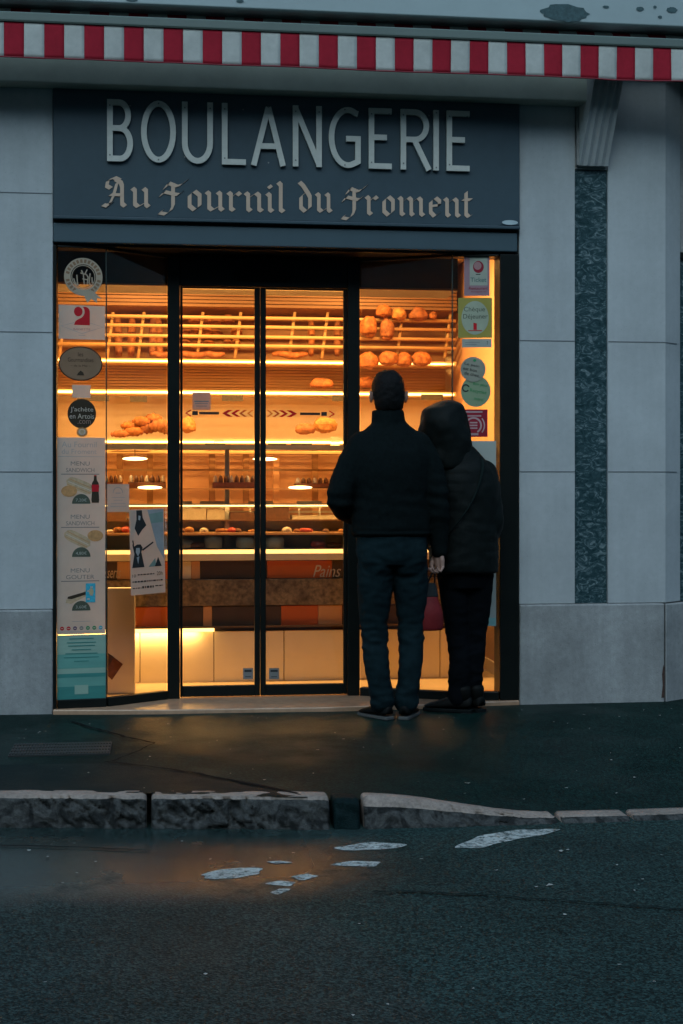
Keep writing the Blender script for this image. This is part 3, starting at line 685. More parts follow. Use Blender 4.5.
# ------------------------------------------------------------------ stickers and posters on the glass
LP = (A_, B_); LQ = (B_, (Cc[0] - .042, Cc[1] - .03)); RQ = ((Dd[0] + .042, Dd[1] - .03), E_); RP = (E_, F_); DP = ((0, DY), (1, DY))
def frame_on(plane, x0, x1, y0, y1, proud=.006, tilt=0):
    """pixel box -> matrix of a sheet standing on that glass plane, and its width and height in metres"""
    a, b = plane; cx, cy = (x0 + x1) / 2, (y0 + y1) / 2
    l = onplane(x0, cy, a, b); r = onplane(x1, cy, a, b); t = onplane(cx, y0, a, b); u = onplane(cx, y1, a, b); c = onplane(cx, cy, a, b)
    ang = math.atan2(b[1] - a[1], b[0] - a[0]); M = Matrix.Translation(c) @ Matrix.Rotation(ang, 4, 'Z') @ Matrix.Rotation(tilt, 4, 'Y') @ Matrix.Translation((0, -proud, 0))
    return M, (r - l).length, t.z - u.z, c
def sticker(name, label, cat, plane, box, draw, group=None, **k):
    M, w, h, c = frame_on(plane, *box, **k); mb = MB(M); draw(mb, w, h)
    return tag(mb.build(name, origin=c), label, cat, group)
L1, L2, L3, L4 = -.0016, -.0022, -.0028, -.0034
def sheet_(mb, w, h, m): mb.rect(-w / 2, w / 2, -h / 2, h / 2, -.001, m)
def d_seal(mb, w, h):
    r = w / 2; zc = h / 2 - r
    mb.ring(0, zc, r * .66, r, 0, SILVER); mb.ring(0, zc, r * .58, r * .62, 0, SILVER)
    for i in range(26):
        if i % 13 in (0,): continue
        a = 2 * math.pi * i / 26; x, z = math.cos(a) * r * .83, zc + math.sin(a) * r * .83
        mb.poly([(x + math.cos(a + q) * r * s, z + math.sin(a + q) * r * s) for q, s in ((.6, .11), (2.5, .11), (3.7, .11), (5.7, .11))], -.0006, PBROWN)
    for pts in ([(-.5, -.1), (-.42, -.35), (-.3, -.45)], [(-.34, .1), (-.3, -.4), (-.2, -.45)], [(-.1, .35), (.0, .15), (.05, -.4)], [(.2, .4), (.1, .2), (.25, .0), (.2, -.4)], [(.35, .2), (.3, -.3), (.38, -.42)], [(-.15, .2), (.2, .12)], [(-.05, -.1), (.2, -.14)], [(.45, .0), (.46, -.3)]):
        mb.stroke([(x * r, zc + z * r) for x, z in pts], r * .06, 0, .001, SILVER)
    mb.poly([(-.62 * r, zc - .78 * r), (-.2 * r, zc - .62 * r), (.5 * r, zc - .72 * r), (.98 * r, -h / 2 + .22 * r), (.7 * r, -h / 2 + .28 * r), (.72 * r, -h / 2), (.42 * r, -h / 2 + .22 * r), (.2 * r, -h / 2), (.05 * r, zc - 1.02 * r)], -.001, SILVER)
sticker('seal_sticker', 'round pale award seal with a ribbon at the top of the left window', 'sticker', LP, (64, 102.5, 258, 303), d_seal)
def d_red(mb, w, h):
    sheet_(mb, w, h, PAPER); x0, x1, z0, z1 = -.17 * w, .17 * w, -.08 * h, .46 * h; W = x1 - x0; H = z1 - z0
    mb.disc(x0 + .27 * W, z1 - .27 * H, .27 * W, .26 * H, L1, PRED)
    body = [(x0, z0), (x1, z0), (x1, z0 + .72 * H)] + [(x1 - .28 * W + .28 * W * math.cos(R(a)), z1 - .28 * H + .28 * H * math.sin(R(a))) for a in range(0, 91, 15)] + [(x0 + .55 * W, z1)]
    body += [(x0 + .27 * W + .4 * W * math.cos(R(a)), z1 - .27 * H + .38 * H * math.sin(R(a))) for a in range(55, -76, -13)] + [(x0 + .1 * W, z0 + .22 * H)]
    mb.poly(body, L1, PRED)
    mb.stroke([(-.44 * w, -.12 * h), (0, .05 * h), (.46 * w, -.12 * h), (0, -.33 * h)], .003, L1 + .0003, L1 + .0008, INKPALE, True)
    mb.text('BANETTE', 0, -.2 * h, .36 * w, .06 * h, L2, mat('print_faint_red', (.42, .22, .22), .8)); mb.rect(-.07 * w, .07 * w, -.39 * h, -.37 * h, L1, INKPALE)
sticker('logo_sticker', 'white rectangular sticker with a red square-and-ball mark', 'sticker', LP, (58.5, 105, 305.5, 339.5), d_red)
def d_oval(mb, w, h):
    mb.disc(0, 0, w / 2, h / 2, 0, PDBROWN); mb.disc(0, 0, w / 2 - .006, h / 2 - .006, L1, PBROWN)
    mb.text('les', 0, .27 * h, .12 * w, .12 * h, L2, PDBROWN); mb.text('Gourmandises', 0, .11 * h, .58 * w, .12 * h, L2, PDBROWN); mb.text('~ de la Mie ~', 0, -.06 * h, .46 * w, .06 * h, L2, PDBROWN)
    mb.poly([(-.09 * w, -.34 * h), (.08 * w, -.34 * h), (.06 * w, -.26 * h), (.0, -.2 * h), (-.05 * w, -.26 * h)], L2, PDBROWN)
sticker('oval_sticker', 'brown oval sticker with dark rim and lettering above a small round one', 'sticker', LP, (58.5, 102.5, 346.5, 381), d_oval)
def d_note(mb, w, h): sheet_(mb, w, h, PAPER)
sticker('paper_square', 'small blank pale square between the brown oval and black round stickers', 'sticker', LP, (72, 90.5, 385, 398), d_note)
def d_round(mb, w, h):
    mb.disc(0, 0, w / 2, h / 2, 0, PDBROWN)
    mb.text("J'achète", 0, .13 * h, .80 * w, .20 * h, L1, PAPER); mb.text('en Artois', 0, -.085 * h, .86 * w, .17 * h, L1, PAPER); mb.text('.com', .08 * w, -.28 * h, .46 * w, .13 * h, L1, mat('print_rose', (.30, .17, .13), .7))
sticker('round_sticker', 'dark round sticker reading en Artois in pale letters', 'sticker', LP, (67.5, 96, 399, 428.5), d_round)
def d_dot(mb, w, h): mb.disc(0, 0, w / 2, h / 2, 0, PBUN); mb.disc(0, 0, w * .34, h * .34, L1, PTAN); mb.ring(0, 0, w * .22, w * .28, L2, PAPER)
sticker('small_round_sticker', 'tiny tan round sticker just above the menu board', 'sticker', LP, (76.5, 87.5, 427, 437), d_dot)
# menu board
def d_menu(mb, w, h):
    sheet_(mb, w, h, PAPER)
    def X(px): return (px - 81) / 48 * w
    def Z(py): return (536 - py) / 196 * h
    mb.text('Au Fournil', X(79), Z(445), w * .72, .030, L1, INKPALE); mb.text('du Froment', X(79), Z(452), w * .72, .026, L1, INKPALE)
    mb.rect(X(58), X(104), Z(457.4), Z(456.8), L1, INKPALE)
    def block(y, a, b, price, line=True):
        mb.text(a, X(80), Z(y), .10, .022, L1, INKGREY); mb.text(b, X(80), Z(y + 6.5), .15, .022, L1, INKGREY)
        mb.rect(X(61), X(99), Z(y + 11), Z(y + 10.2), L1, INKGREY)
        mb.disc(X(81), Z(y + 40), .049, .052, L1, OLIVE, 24, 0, 180); mb.text(price, X(81), Z(y + 36.5), .058, .019, L2, mat('print_price', (.38, .36, .30), .8))
    block(464, 'MENU', 'SANDWICH', '7,20€'); block(517, 'MENU', 'SANDWICH', '4,80€'); block(570.5, 'MENU', 'GOUTER', '3,60€')
    def sandw(x0, y0, x1, y1, t):
        a = Vector((X(x0), Z(y0))); b = Vector((X(x1), Z(y1))); d = (b - a).normalized(); nn = Vector((-d.y, d.x)) * t; k = 14; top = []; bot = []
        for i in range(k + 1):
            u = i / k; q = a.lerp(b, u); r = math.sqrt(max(0, 1 - (2 * u - 1) ** 4)); top.append(q + nn * r); bot.append(q - nn * r * .8)
        mb.poly([tuple(p) for p in bot + top[::-1]], L1, PTAN)
        for s in (-.45, .0, .45): mb.stroke([tuple(a.lerp(b, .08) + nn * s), tuple(a.lerp(b, .92) + nn * s * .9)], .004, L2, L1, PBUN if s else PAPER)
    sandw(66, 481, 93, 492, .034); mb.disc(X(69), Z(491.5), .042, .030, L3, PBUN)
    bt = [(-.45, -1), (.45, -1), (.5, -.8), (.42, -.1), (.5, .2), (.42, .45), (.2, .66), (.17, .9), (.17, 1), (-.17, 1), (-.17, .9), (-.2, .66), (-.42, .45), (-.5, .2), (-.42, -.1), (-.5, -.8)]
    mb.poly([(X(95) + x * .042, Z(489.5) + z * .073) for x, z in bt], L2, PDBROWN); mb.rect(X(95) - .019, X(95) + .019, Z(492), Z(485), L3, PRED); mb.rect(X(95) - .006, X(95) + .006, Z(476.5), Z(475.5), L3, PRED)
    sandw(64, 533, 90, 546, .034); mb.disc(X(95), Z(536), .042, .030, L3, PBUN, 30)
    a = [(-.055, -.030), (-.052, -.012), (.05, .036), (.062, .030), (.062, .014), (-.03, -.036)]
    mb.poly([(X(77) + x * 1.1, Z(597) + z) for x, z in a], L1, PTAN); mb.poly([(X(77) + x * .95, Z(596) + z * .55 + .004) for x, z in a], L2, PDBROWN)
    mb.rect(X(85.5), X(95), Z(602.5), Z(583.5), L3, PBLUE); mb.disc(X(91), Z(592), .012, .02, L4, mat('print_sand', (.45, .35, .2), .8))
    for i in range(4): mb.rect(X(87 + (i % 2) * 3), X(89.5 + (i % 2) * 3), Z(600 - i * 4), Z(598.5 - i * 4), L4, PAPER)
    mb.rect(X(72), X(90), Z(621.6), Z(621), L1, INKPALE)
    for i, m in enumerate((PRED, PRED, PPURP, INKGREY, PGREEN, PGREEN, PBLUE)): mb.disc(X(62 + 6.4 * i), Z(628), .0105, .0105, L1, m, 20); mb.rect(X(62 + 6.4 * i) - .006, X(62 + 6.4 * i) + .006, Z(628) - .002, Z(628) + .002, L2, PAPER)
    mb.rect(X(60), X(102), Z(631.6), Z(631.2), L1, INKPALE)
sticker('menu_board', 'tall white menu board with sandwich, eclair and drink pictures on the left window', 'menu board', LP, (57, 105.2, 437.5, 634), d_menu)
def d_teal(mb, w, h):
    sheet_(mb, w, h, PTEALP); mb.rect(-w / 2 + .001, w / 2 - .001, -.02 * h, .2 * h, L1, PTEAL); mb.rect(-w / 2 + .001, w / 2 - .001, -.5 * h + .001, -.1 * h, L1 - .0003, PTEALD); mb.rect(-w / 2 + .001, w / 2 - .001, -.3 * h, -.16 * h, L2, PTEAL)
    for i, (zz, ww) in enumerate([(.44, .5), (.38, .6), (.33, .55), (.27, .4), (.21, .66), (.15, .72), (.09, .3)]): mb.rect(-ww * w / 2, ww * w / 2, zz * h - .0022, zz * h + .0022, L3, PTEALD)
    mb.rect(-.14 * w, .14 * w, -.42 * h, -.28 * h, L3, PTEALP)
sticker('teal_poster', 'teal sea-coloured poster under the menu board at the foot of the window', 'poster', LP, (57, 105.6, 634.5, 699), d_teal)
def d_notice(mb, w, h):
    sheet_(mb, w, h, PAPER); mb.ring(-.02 * w, .18 * h, .2 * w, .23 * w, L1, INKPALE, 20, 0, 180); mb.rect(-.12 * w, .1 * w, .16 * h, .19 * h, L1, INKPALE)
    for zz, ww in ((.02, .6), (-.08, .4), (-.2, .66), (-.3, .7)): mb.rect(-ww * w / 2, ww * w / 2, zz * h - .0015, zz * h + .0015, L1, INKPALE)
sticker('paper_notice', 'small square paper notice right beside the menu board', 'notice', LQ, (106.5, 128.5, 484, 512), d_notice)
def d_bw(mb, w, h):
    sheet_(mb, w, h, PAPER); W, H = w, h
    def q(pts, y, m): mb.poly([((x - .5) * W, (.5 - z) * H) for x, z in pts], y, m)
    GR = mat('print_mid_grey', (.33, .33, .33), .8)
    q([(.04, .01), (.3, .01), (.1, .36), (.04, .36)], L1, PAPER); q([(.52, .01), (.98, .01), (.98, .6), (.78, .45)], L1, GR)
    q([(.56, .06), (.97, .04), (.97, .16), (.62, .17)], L2, PGREYGREEN)
    q([(.20, .01), (.36, .01), (.38, .1), (.48, .19), (.36, .24), (.24, .31), (.14, .22), (.2, .12)], L2, INK); q([(.26, .07), (.32, .08), (.3, .13), (.25, .12)], L3, INKPALE)
    q([(.06, .4), (.12, .43), (.2, .41), (.3, .41), (.36, .45), (.32, .5), (.4, .68), (.05, .68), (.12, .52)], L2, INK); q([(.17, .45), (.27, .45), (.28, .5), (.22, .55), (.16, .5)], L3, INKPALE); q([(.18, .56), (.26, .55), (.22, .64)], L3, GR)
    q([(.34, .47), (.66, .385), (.68, .40), (.36, .49)], L2, INK); q([(.06, .36), (.1, .36), (.12, .42), (.09, .42)], L2, INK)
    q([(.52, .68), (.72, .58), (.74, .68)], L2, PGREYGREEN); q([(.70, .68), (.80, .57), (.9, .68)], L3, INK)
    mb.text('10', -.4 * W, -.275 * H, .1 * W, .035 * H, L2, INK); mb.text('20h', .34 * W, -.265 * H, .17 * W, .045 * H, L2, INK)
    def dash(zf, x0, x1, t, m):
        x = x0
        while x < x1: l = rng.uniform(.03, .09); mb.rect((x - .5) * W, (min(x1, x + l) - .5) * W, (.5 - zf) * H - t, (.5 - zf) * H + t, L2, m); x += l + .02
    dash(.765, .2, .68, .003, INK); dash(.845, .05, .92, .004, INK); dash(.92, .05, .3, .003, INK); dash(.915, .32, .66, .006, INK); dash(.91, .7, .93, .003, INK)
sticker('event_poster', 'black and white event poster with photo figures on the angled left pane', 'poster', LQ, (129.5, 164, 509, 594), d_bw, tilt=R(-1.5))
def d_doorn(mb, w, h):
    sheet_(mb, w, h, mat('paper_rose', (.55, .33, .24), .8, transl=.3)); mb.rect(-.4 * w, .4 * w, -.05 * h, .02 * h, L1, INKGREY); mb.rect(-.3 * w, .3 * w, -.3 * h, -.26 * h, L1, INKGREY); mb.rect(-.35 * w, .35 * w, -.16 * h, -.12 * h, L1, INKGREY)
sticker('door_notice', 'small pinkish paper notice on the left sliding door above the arrows', 'notice', DP, (192.5, 210.5, 392.5, 410), d_doorn, proud=.0075)
# right-hand window
def d_ticket(mb, w, h):
    sheet_(mb, w, h, mat('print_mauve', (.30, .17, .19), .7, var=.1)); mb.rect(-.28 * w, .42 * w, -.24 * h, .49 * h, L1, mat('print_greenwhite', (.33, .34, .27), .7))
    mb.disc(.06 * w, .22 * h, .21 * w, .15 * h, L2, PDRED); mb.disc(.03 * w, .25 * h, .15 * w, .10 * h, L3, mat('print_pink', (.36, .18, .18), .7))
    mb.rect(-.04 * w, .14 * w, .025 * h, .045 * h, L2, INK); mb.text('Ticket', .06 * w, -.1 * h, .62 * w, .11 * h, L2, mat('print_darkteal', (.02, .10, .09), .7)); mb.text('Restaurant', .06 * w, -.31 * h, .74 * w, .07 * h, L2, PDRED); mb.text('Accepté ici', .06 * w, -.40 * h, .6 * w, .04 * h, L2, PDRED)
sticker('ticket_sticker', 'narrow mauve and white sticker with a dark red ball reading Ticket', 'sticker', RP, (464, 489.5, 256, 296), d_ticket)
def d_cheque(mb, w, h):
    sheet_(mb, w, h, PYEL); mb.disc(0, .0, .40 * w, .42 * h, L1, mat('print_palegreen', (.33, .35, .25), .7))
    mb.text('Chèque', -.02 * w, .20 * h, .62 * w, .15 * h, L2, OLIVE); mb.text('Déjeuner', .01 * w, .02 * h, .72 * w, .15 * h, L2, OLIVE)
    mb.poly([(-.05 * w, -.30 * h), (.05 * w, -.30 * h), (.05 * w, -.14 * h), (-.05 * w, -.12 * h)], L2, PRED); mb.rect(-.2 * w, .2 * w, -.33 * h, -.31 * h, L2, PRED)
sticker('voucher_sticker', 'yellow square sticker with pale disc reading Chèque Déjeuner', 'sticker', RP, (458, 492, 298, 338), d_cheque)
def d_slip(mb, w, h):
    sheet_(mb, w, h, mat('paper_grey', (.33, .33, .28), .8)); mb.rect(-.4 * w, .1 * w, .05 * h, .12 * h, L1, INKGREY); mb.rect(-.4 * w, 0, -.2 * h, -.13 * h, L1, INKGREY); mb.text('7', .36 * w, .0, .05 * w, .4 * h, L1, INK)
sticker('paper_slip', 'low pale strip of paper under the yellow voucher sticker', 'sticker', RP, (462, 491.5, 339, 347.5), d_slip)
def d_grey(mb, w, h):
    mb.disc(0, 0, w / 2, h / 2, 0, mat('print_stone', (.26, .25, .19), .7)); mb.text('Le pain', -.05 * w, .17 * h, .6 * w, .12 * h, L1, INK, R(-12)); mb.text('est bon', -.12 * w, -.0 * h, .56 * w, .12 * h, L1, INK, R(-12)); mb.text('de chez..', -.02 * w, -.2 * h, .66 * w, .12 * h, L1, INK, R(-12)); mb.disc(.06 * w, .36 * h, .06 * w, .05 * h, L1, PGREEN)
sticker('grey_round_sticker', 'grey-beige round sticker overlapping the top of the green round one', 'sticker', RP, (460.5, 485.5, 357, 382), d_grey, proud=.009)
def d_green(mb, w, h):
    mb.disc(0, 0, w / 2, h / 2, 0, PMINT); mb.text('Bon pour', .16 * w, .2 * h, .5 * w, .12 * h, L1, PGREEN, R(-10)); mb.text('Recyclez', .08 * w, -.02 * h, .56 * w, .13 * h, L1, PGREEN, R(-10)); mb.text('merci', .1 * w, -.25 * h, .3 * w, .1 * h, L1, PGREEN, R(-10)); mb.ring(-.34 * w, .1 * h, .09 * w, .13 * w, L1, INK, 20, 20, 320)
sticker('green_round_sticker', 'mint green round sticker with slanted dark green writing', 'sticker', RP, (461, 490.5, 375.5, 407), d_green)
def d_crim(mb, w, h):
    sheet_(mb, w, h, PDRED); FP = mat('print_dull_pink', (.42, .26, .26), .7)
    mb.rect(-.4 * w, .3 * w, .38 * h, .44 * h, L1, FP); mb.rect(-.36 * w, .25 * w, .24 * h, .29 * h, L1, FP); mb.ring(-.05 * w, -.08 * h, .26 * w, .33 * w, L1, FP, 30, -60, 240); mb.ring(-.05 * w, -.08 * h, .40 * w, .45 * w, L1, FP, 20, -40, 40)
    for zz in (.02, -.08, -.18): mb.rect(-.2 * w, .1 * w, zz * h - .004, zz * h + .004, L1, FP)
    mb.rect(-.3 * w, .14 * w, -.44 * h, -.36 * h, L1, FP)
sticker('crimson_sticker', 'dark red square sticker with pale rings under the green round sticker', 'sticker', RP, (462, 487.5, 409.5, 437), d_crim)
def d_white(mb, w, h):
    sheet_(mb, w, h, mat('paper_cool', (.38, .39, .35), .8, var=.03)); mb.rect(-w / 2 + .001, w / 2 - .001, -.5 * h + .001, -.455 * h, L1, mat('print_aqua', (.22, .42, .40), .7)); mb.disc(-.02 * w, -.45 * h, .012, .012, L2, PGREEN, 20); mb.disc(.3 * w, -.45 * h, .008, .008, L2, PTEALD, 16)
    for i in range(10): mb.rect(-.3 * w, (.1 + .06 * (i % 3)) * w, (.36 - .07 * i) * h - .002, (.36 - .07 * i) * h + .002, L1, INKPALE)
sticker('white_poster', 'tall whitish poster low in the right window with a green strip', 'poster', RP, (457, 496, 441, 626), d_white)

# ------------------------------------------------------------------ shop interior
BY = 2.52
mb = MB(); mb.box(-.86, 2.16, .42, BY + .1, -.08, .012, FLOORM); struct(mb.build('floor'))
mb = MB(); mb.box(-.86, 2.16, .22, BY + .1, 2.78, 2.84, CREAMW); struct(mb.build('ceiling'))
mb = MB(); mb.box(-.86, 2.16, BY, BY + .1, .013, 2.779, CREAMW); struct(mb.build('wall_back'))
mb = MB(); mb.box(-.86, -.80, .36, BY - .001, .013, 2.779, CREAMW); struct(mb.build('wall_left'))
mb = MB(); mb.box(2.10, 2.16, .36, BY - .001, .013, 2.779, mat('apricot_wall', (.46, .26, .15), .6, var=.04)); mb.box(2.085, 2.0995, .37, BY - .01, .013, .09, CREAM); struct(mb.build('wall_right'))
# boxed-in door drive behind the top of the glass
t = thing('header_box', 'dark boxed housing behind the glass along the top of the shop window', 'header box', (.7, .5, 2.35))
mb = MB(); z0 = PZ(289, .46); mb.box(-.79, 1.085, .39, .72, z0, 2.775, mat('header_brown', (.030, .022, .012), .4, .4, var=.3, scale=4)); mb.box(1.087, 1.70, .39, .72, z0 - .0, 2.775, MATS['header_brown']); mb.build('casing', t)
mb = MB(); mb.box(-.79, 1.70, .386, .39, z0, z0 + .012, WOODM); mb.build('edge_trim', t)
# wooden slat canopy over the bread wall
sc_ = thing('bread_shelving', 'wall of lit wooden bread shelves and racks behind the counter', 'shelving', (.65, 2.3, 1.2))
XA, XB = -.79, 2.05
mb = MB(); z1, z0 = 2.776, PZ(308, 2.1)
for i in range(14):
    zz = z0 + (z1 - z0) * i / 14; mb.box(XA, XB, 2.08 - .004 * (i % 2), 2.11, zz + .002, zz + (z1 - z0) / 14 - .002, mat('canopy_wood', (.17, .085, .038), .5, .3, var=.15, scale=8, stretch=(.4, 3, 6)))
mb.box(XA, XB, 2.112, BY - .002, z0, z0 + .02, WOODM); part(mb, 'canopy', .002, sc_)
# top rack: rails and slanted uprights
mb = MB(); mb.box(XA, XB, BY - .02, BY - .004, 2.08, z0 - .002, WOODM); part(mb, 'rack_backboard', 0, sc_)
for py in (318, 327, 337, 346):
    zz = PZ(py, 2.12); mb = MB(); mb.tube([(XA, 2.12, zz), (XB, 2.12, zz)], .012, WOODL, 10); part(mb, 'rack_rail', 0, sc_)
    if py in (318, 337): mb = MB(); mb.tube([(XA, 2.36, zz + .02), (XB, 2.36, zz + .02)], .010, WOODL, 8); part(mb, 'rack_rail', 0, sc_)
for px in (62, 110, 141, 200, 238, 292, 325, 400, 448):
    xt, zt = P(px + 3, 312, 2.15); xb, zb = P(px - 3, 358, 2.15); mb = MB(); mb.tube([(xt, 2.16, zt), (xb, 2.16, zb)], .011, WOODL, 8); part(mb, 'rack_upright', 0, sc_)
# shelves: (pixel row of the front edge, lit tube?)
def shelf(py, lit, m_=None, depth=.36, th=.022, slats=True):
    zz = PZ(py, 2.10); mb = MB()
    mb.box(XA, XB, 2.10, 2.10 + .018, zz - th, zz + .01, WOODL)
    k = 8
    for i in range(k): mb.box(XA, XB, 2.125 + depth * i / k, 2.125 + depth * (i + .6) / k, zz - .012, zz, WOODL)
    part(mb, 'shelf_board', .002, sc_)
    if lit: mb = MB(); mb.tube([(XA + .02, 2.085, zz - th * .4), (XB - .02, 2.085, zz - th * .4)], .007, m_ or TUBE, 12); part(mb, 'lamp_tube', 0, sc_)
    return zz
ZA = shelf(361, True, mat('added_tube_dim', (.8, .7, .5), .5, var=0, emit=(1, .56, .17), estr=1.3)); ZB = shelf(392, True); ZC = shelf(441, True)  # the top shelf's dim tube is added to brighten the slats below
mb = MB()
for i in range(11):
    za = ZB + .02 + i * .0205; mb.box(XA, XB, BY - .03, BY - .012, za, za + .014, WOODL)
mb.box(XA, XB, BY - .012, BY - .003, ZB, ZA, WOODL); part(mb, 'slat_backing', 0, sc_)
mb = MB(); mb.box(XA, XB, BY - .03, BY - .004, ZC + .0, ZB - .02, CREAM); part(mb, 'back_panel', 0, sc_)
mb = MB(); mb.box(XA, XB, BY - .03, BY - .004, .9, ZC - .03, PEACH); part(mb, 'back_panel', 0, sc_)
mb = MB(); zz = PZ(452, 2.06); mb.box(XA, XB, 2.06, 2.12, zz - .012, zz + .008, WOODL); part(mb, 'ledge', .002, sc_)
for px in (212, 246, 276, 315, 352, 120, 150): x = PX(px, 2.4); mb = MB(); mb.box(x - .022, x + .022, 2.38, 2.42, .95, ZC - .04, WOODM if px != 276 else PEACH); part(mb, 'post', .003, sc_)
for a, b, y in [(77, 109, 398), (130, 147, 399), (222, 243, 398), (332, 345, 398), (421, 443, 397), (76, 100, 446), (112, 150, 447), (205, 225, 446), (268, 286, 446), (291, 312, 446)]:
    mb = MB(); x0, z = P(a, y, 2.05); x1 = PX(b, 2.05); mb.box(x0, x1, 2.046, 2.050, z - .020, z + .020, TAG); mb.box(x0 + .01, x0 + .02, 2.051, 2.09, z + .012, z + .018, STEEL); part(mb, 'price_rail', 0, sc_)
for ch_ in [o for o in sc_.children if o.name.startswith('price_rail')]: pass
# loaves
def nz(s, p): return noise.noise(p * s)
def loaf(c, r, m, seed, kind):
    mb = MB(); sd = Vector((seed * 3.1, seed * 1.7, seed * .9))
    if kind == 'croissant':
        pts = []; rad = []
        for i in range(15):
            u = i / 14; a = math.pi * (.12 + .76 * u); pts.append((c[0] + math.cos(a) * r[0] * 1.05, c[1] - math.sin(a) * r[0] * .35 + .02, c[2] + math.sin(a) * r[2] * .35 - .01)); rad.append(r[2] * (.20 + .58 * math.sin(math.pi * u) + .16 * (i % 3 == 1)) * (1 + .15 * noise.noise((seed, i * .9, 2))))
        mb.tube(pts, rad, m, 12); return mb
    def fn(q, p):
        k = 1 + .16 * nz(1.5, q + sd) + .06 * nz(5, q + sd)
        if kind == 'loaf': k *= 1 - .22 * max(0, math.cos(q.x * (9 + seed % 4) + q.z * 5 * math.cos(seed)) - .72)
        p = p * k
        if q.z < -.5: p.z *= .75
        return p
    mb.ellip(c, r, m, 32, 24, fn); return mb
def bread(px, py, w, h, name, label, kind='loaf', m=None, Y=2.13, group=None, d=None):
    x, z = P(px, py, Y); k = (Y + DIST) / F; r = (w * k / 2, (d or min(w, h) * k / 2), h * k / 2)
    o = loaf((x, Y, z), r, m or (CRUST, CRUSTG, CRUST, CRUSTD)[int(px * 7.3 + py * 3.1) % 4], px * .13 + py, kind).build(name, origin=(x, Y, z - r[2]))
    return tag(o, label, 'bread', group)
up = 'upright golden loaf '
for i, (px, py, w, h) in enumerate([(368.5, 328, 18, 25), (387, 331, 15, 25)]):
    bread(px, py, w, h, 'crusty_loaf', ['tall golden loaf standing at the left end of the upper right rack', 'tall slim loaf second from the left on the upper right rack'][i], group='loaves on the upper right rack', Y=2.07)
for i, (px, py, w, h) in enumerate([(384, 312, 16, 15), (399, 315, 15, 15), (418.5, 315, 19, 16), (433, 316, 9, 9)]):
    bread(px, py, w, h, 'crusty_loaf', ['round loaf above the slim loaf at the top of the right rack', 'second round loaf along the top row of the right rack', 'large smooth round loaf third along the top row of the right rack', 'small bun at the right end of the top row of the right rack'][i], group='loaves on the upper right rack', Y=2.07)
for i, (px, py, w, h) in enumerate([(368, 365, 21, 20), (389, 362.5, 20, 18), (404, 364, 16, 17), (421.5, 363, 20, 18)]):
    bread(px, py - 3, w, h, 'round_loaf', ['round loaf at the left end of the row behind the head of the man', 'round loaf second from left in the row above the man', 'smaller round loaf third from left in the row above the man', 'round loaf at the right end of the row above the man'][i], group='round loaves above the man', Y=2.05)
bread(367, 383, 18, 13, 'round_loaf', 'flat loaf on the slat shelf left of the head of the man', Y=2.2)
bread(322, 384, 24, 12, 'round_loaf', 'pale oval loaf on the slat shelf at the right of the right door', m=WOODL and CRUST, Y=2.2)
bread(325, 426, 25, 19, 'round_loaf', 'big golden loaf right of the dark roll behind the right door', Y=2.16)
bread(305, 430, 21, 13, 'seeded_roll', 'brown seeded roll beside the big loaf behind the right door', m=CRUSTD, Y=2.14)
bread(188, 426, 16, 19, 'round_loaf', 'golden loaf at the left edge of the left door beside the croissants', Y=2.16)
for i, (px, py, w, h) in enumerate([(120, 434, 18, 9), (133, 432, 20, 12), (147, 429, 20, 14), (160, 427, 19, 16), (141, 422, 17, 12), (153, 419, 17, 12), (168, 430, 16, 13), (129, 426, 16, 10)]):
    bread(px, py, w, h, 'croissant', ['flat croissant at the left end of the croissant pile', 'low croissant second from left in the pile', 'front croissant in the middle of the pile', 'plump croissant right of the middle of the pile', 'croissant lying on top left of the pile', 'topmost croissant of the pile', 'croissant at the right end of the pile by the door frame', 'small croissant behind the left of the pile'][i], 'croissant', CRUST if i % 3 else CRUSTD, 2.14 + .03 * (i % 3), 'croissants piled behind the left pane')
# baguettes standing in the top rack, and lying under it
def baguette(px, y0, y1, lean, label, m, Y=2.25, r=.030, group='baguettes standing in the top rack'):
    a = Vector((P(px, y1, Y)[0], Y, P(px, y1, Y)[1])); b = Vector((P(px + lean, y0, Y)[0], Y + .04, P(px, y0, Y)[1])); mb = MB(); k = 10
    mb.tube([a.lerp(b, i / k) for i in range(k + 1)], [r * (.35 + .65 * math.sin(math.pi * min(1, max(0, (i + .6) / (k + 1.2)))) ** .5) * (1 + .05 * (i % 2)) for i in range(k + 1)], m, 10)
    return tag(mb.build('baguette', origin=tuple(a)), label, 'bread', group)
NTH = ['first', 'second', 'third', 'fourth', 'fifth', 'sixth', 'seventh', 'eighth', 'ninth', 'tenth', 'eleventh', 'twelfth']
for i, px in enumerate([119, 131, 152, 160]): baguette(px, 314 + 3 * (i % 2), 356, (-2, 1, 2)[i % 3], f'{NTH[i]} standing baguette from the left in the rack behind the left pane', CRUST if i % 2 else CRUSTD)
k = 0
for py, row in ((321, 'upper'), (333, 'middle'), (345, 'lower')):
    n_ = 0
    for px in (185, 196, 207, 217, 228, 237):
        k += 1
        if (k * 7 + 3) % 5 == 0: continue
        bread(px + rng.uniform(-2, 2), py + rng.uniform(-1.5, 1.5), rng.uniform(11, 15), rng.uniform(9, 13), 'dark_loaf', f'{NTH[n_]} reddish loaf from the left, {row} row of the rack, left door', m=CRUSTD if k % 3 else CRUST, Y=2.24, group='loaves heaped in the rack behind the left door'); n_ += 1
for i, px in enumerate([311, 337]): baguette(px, 318, 356, 1, f'{NTH[i]} standing baguette from the left in the rack behind the right door', CRUSTD if i % 2 else CRUST, r=.026)
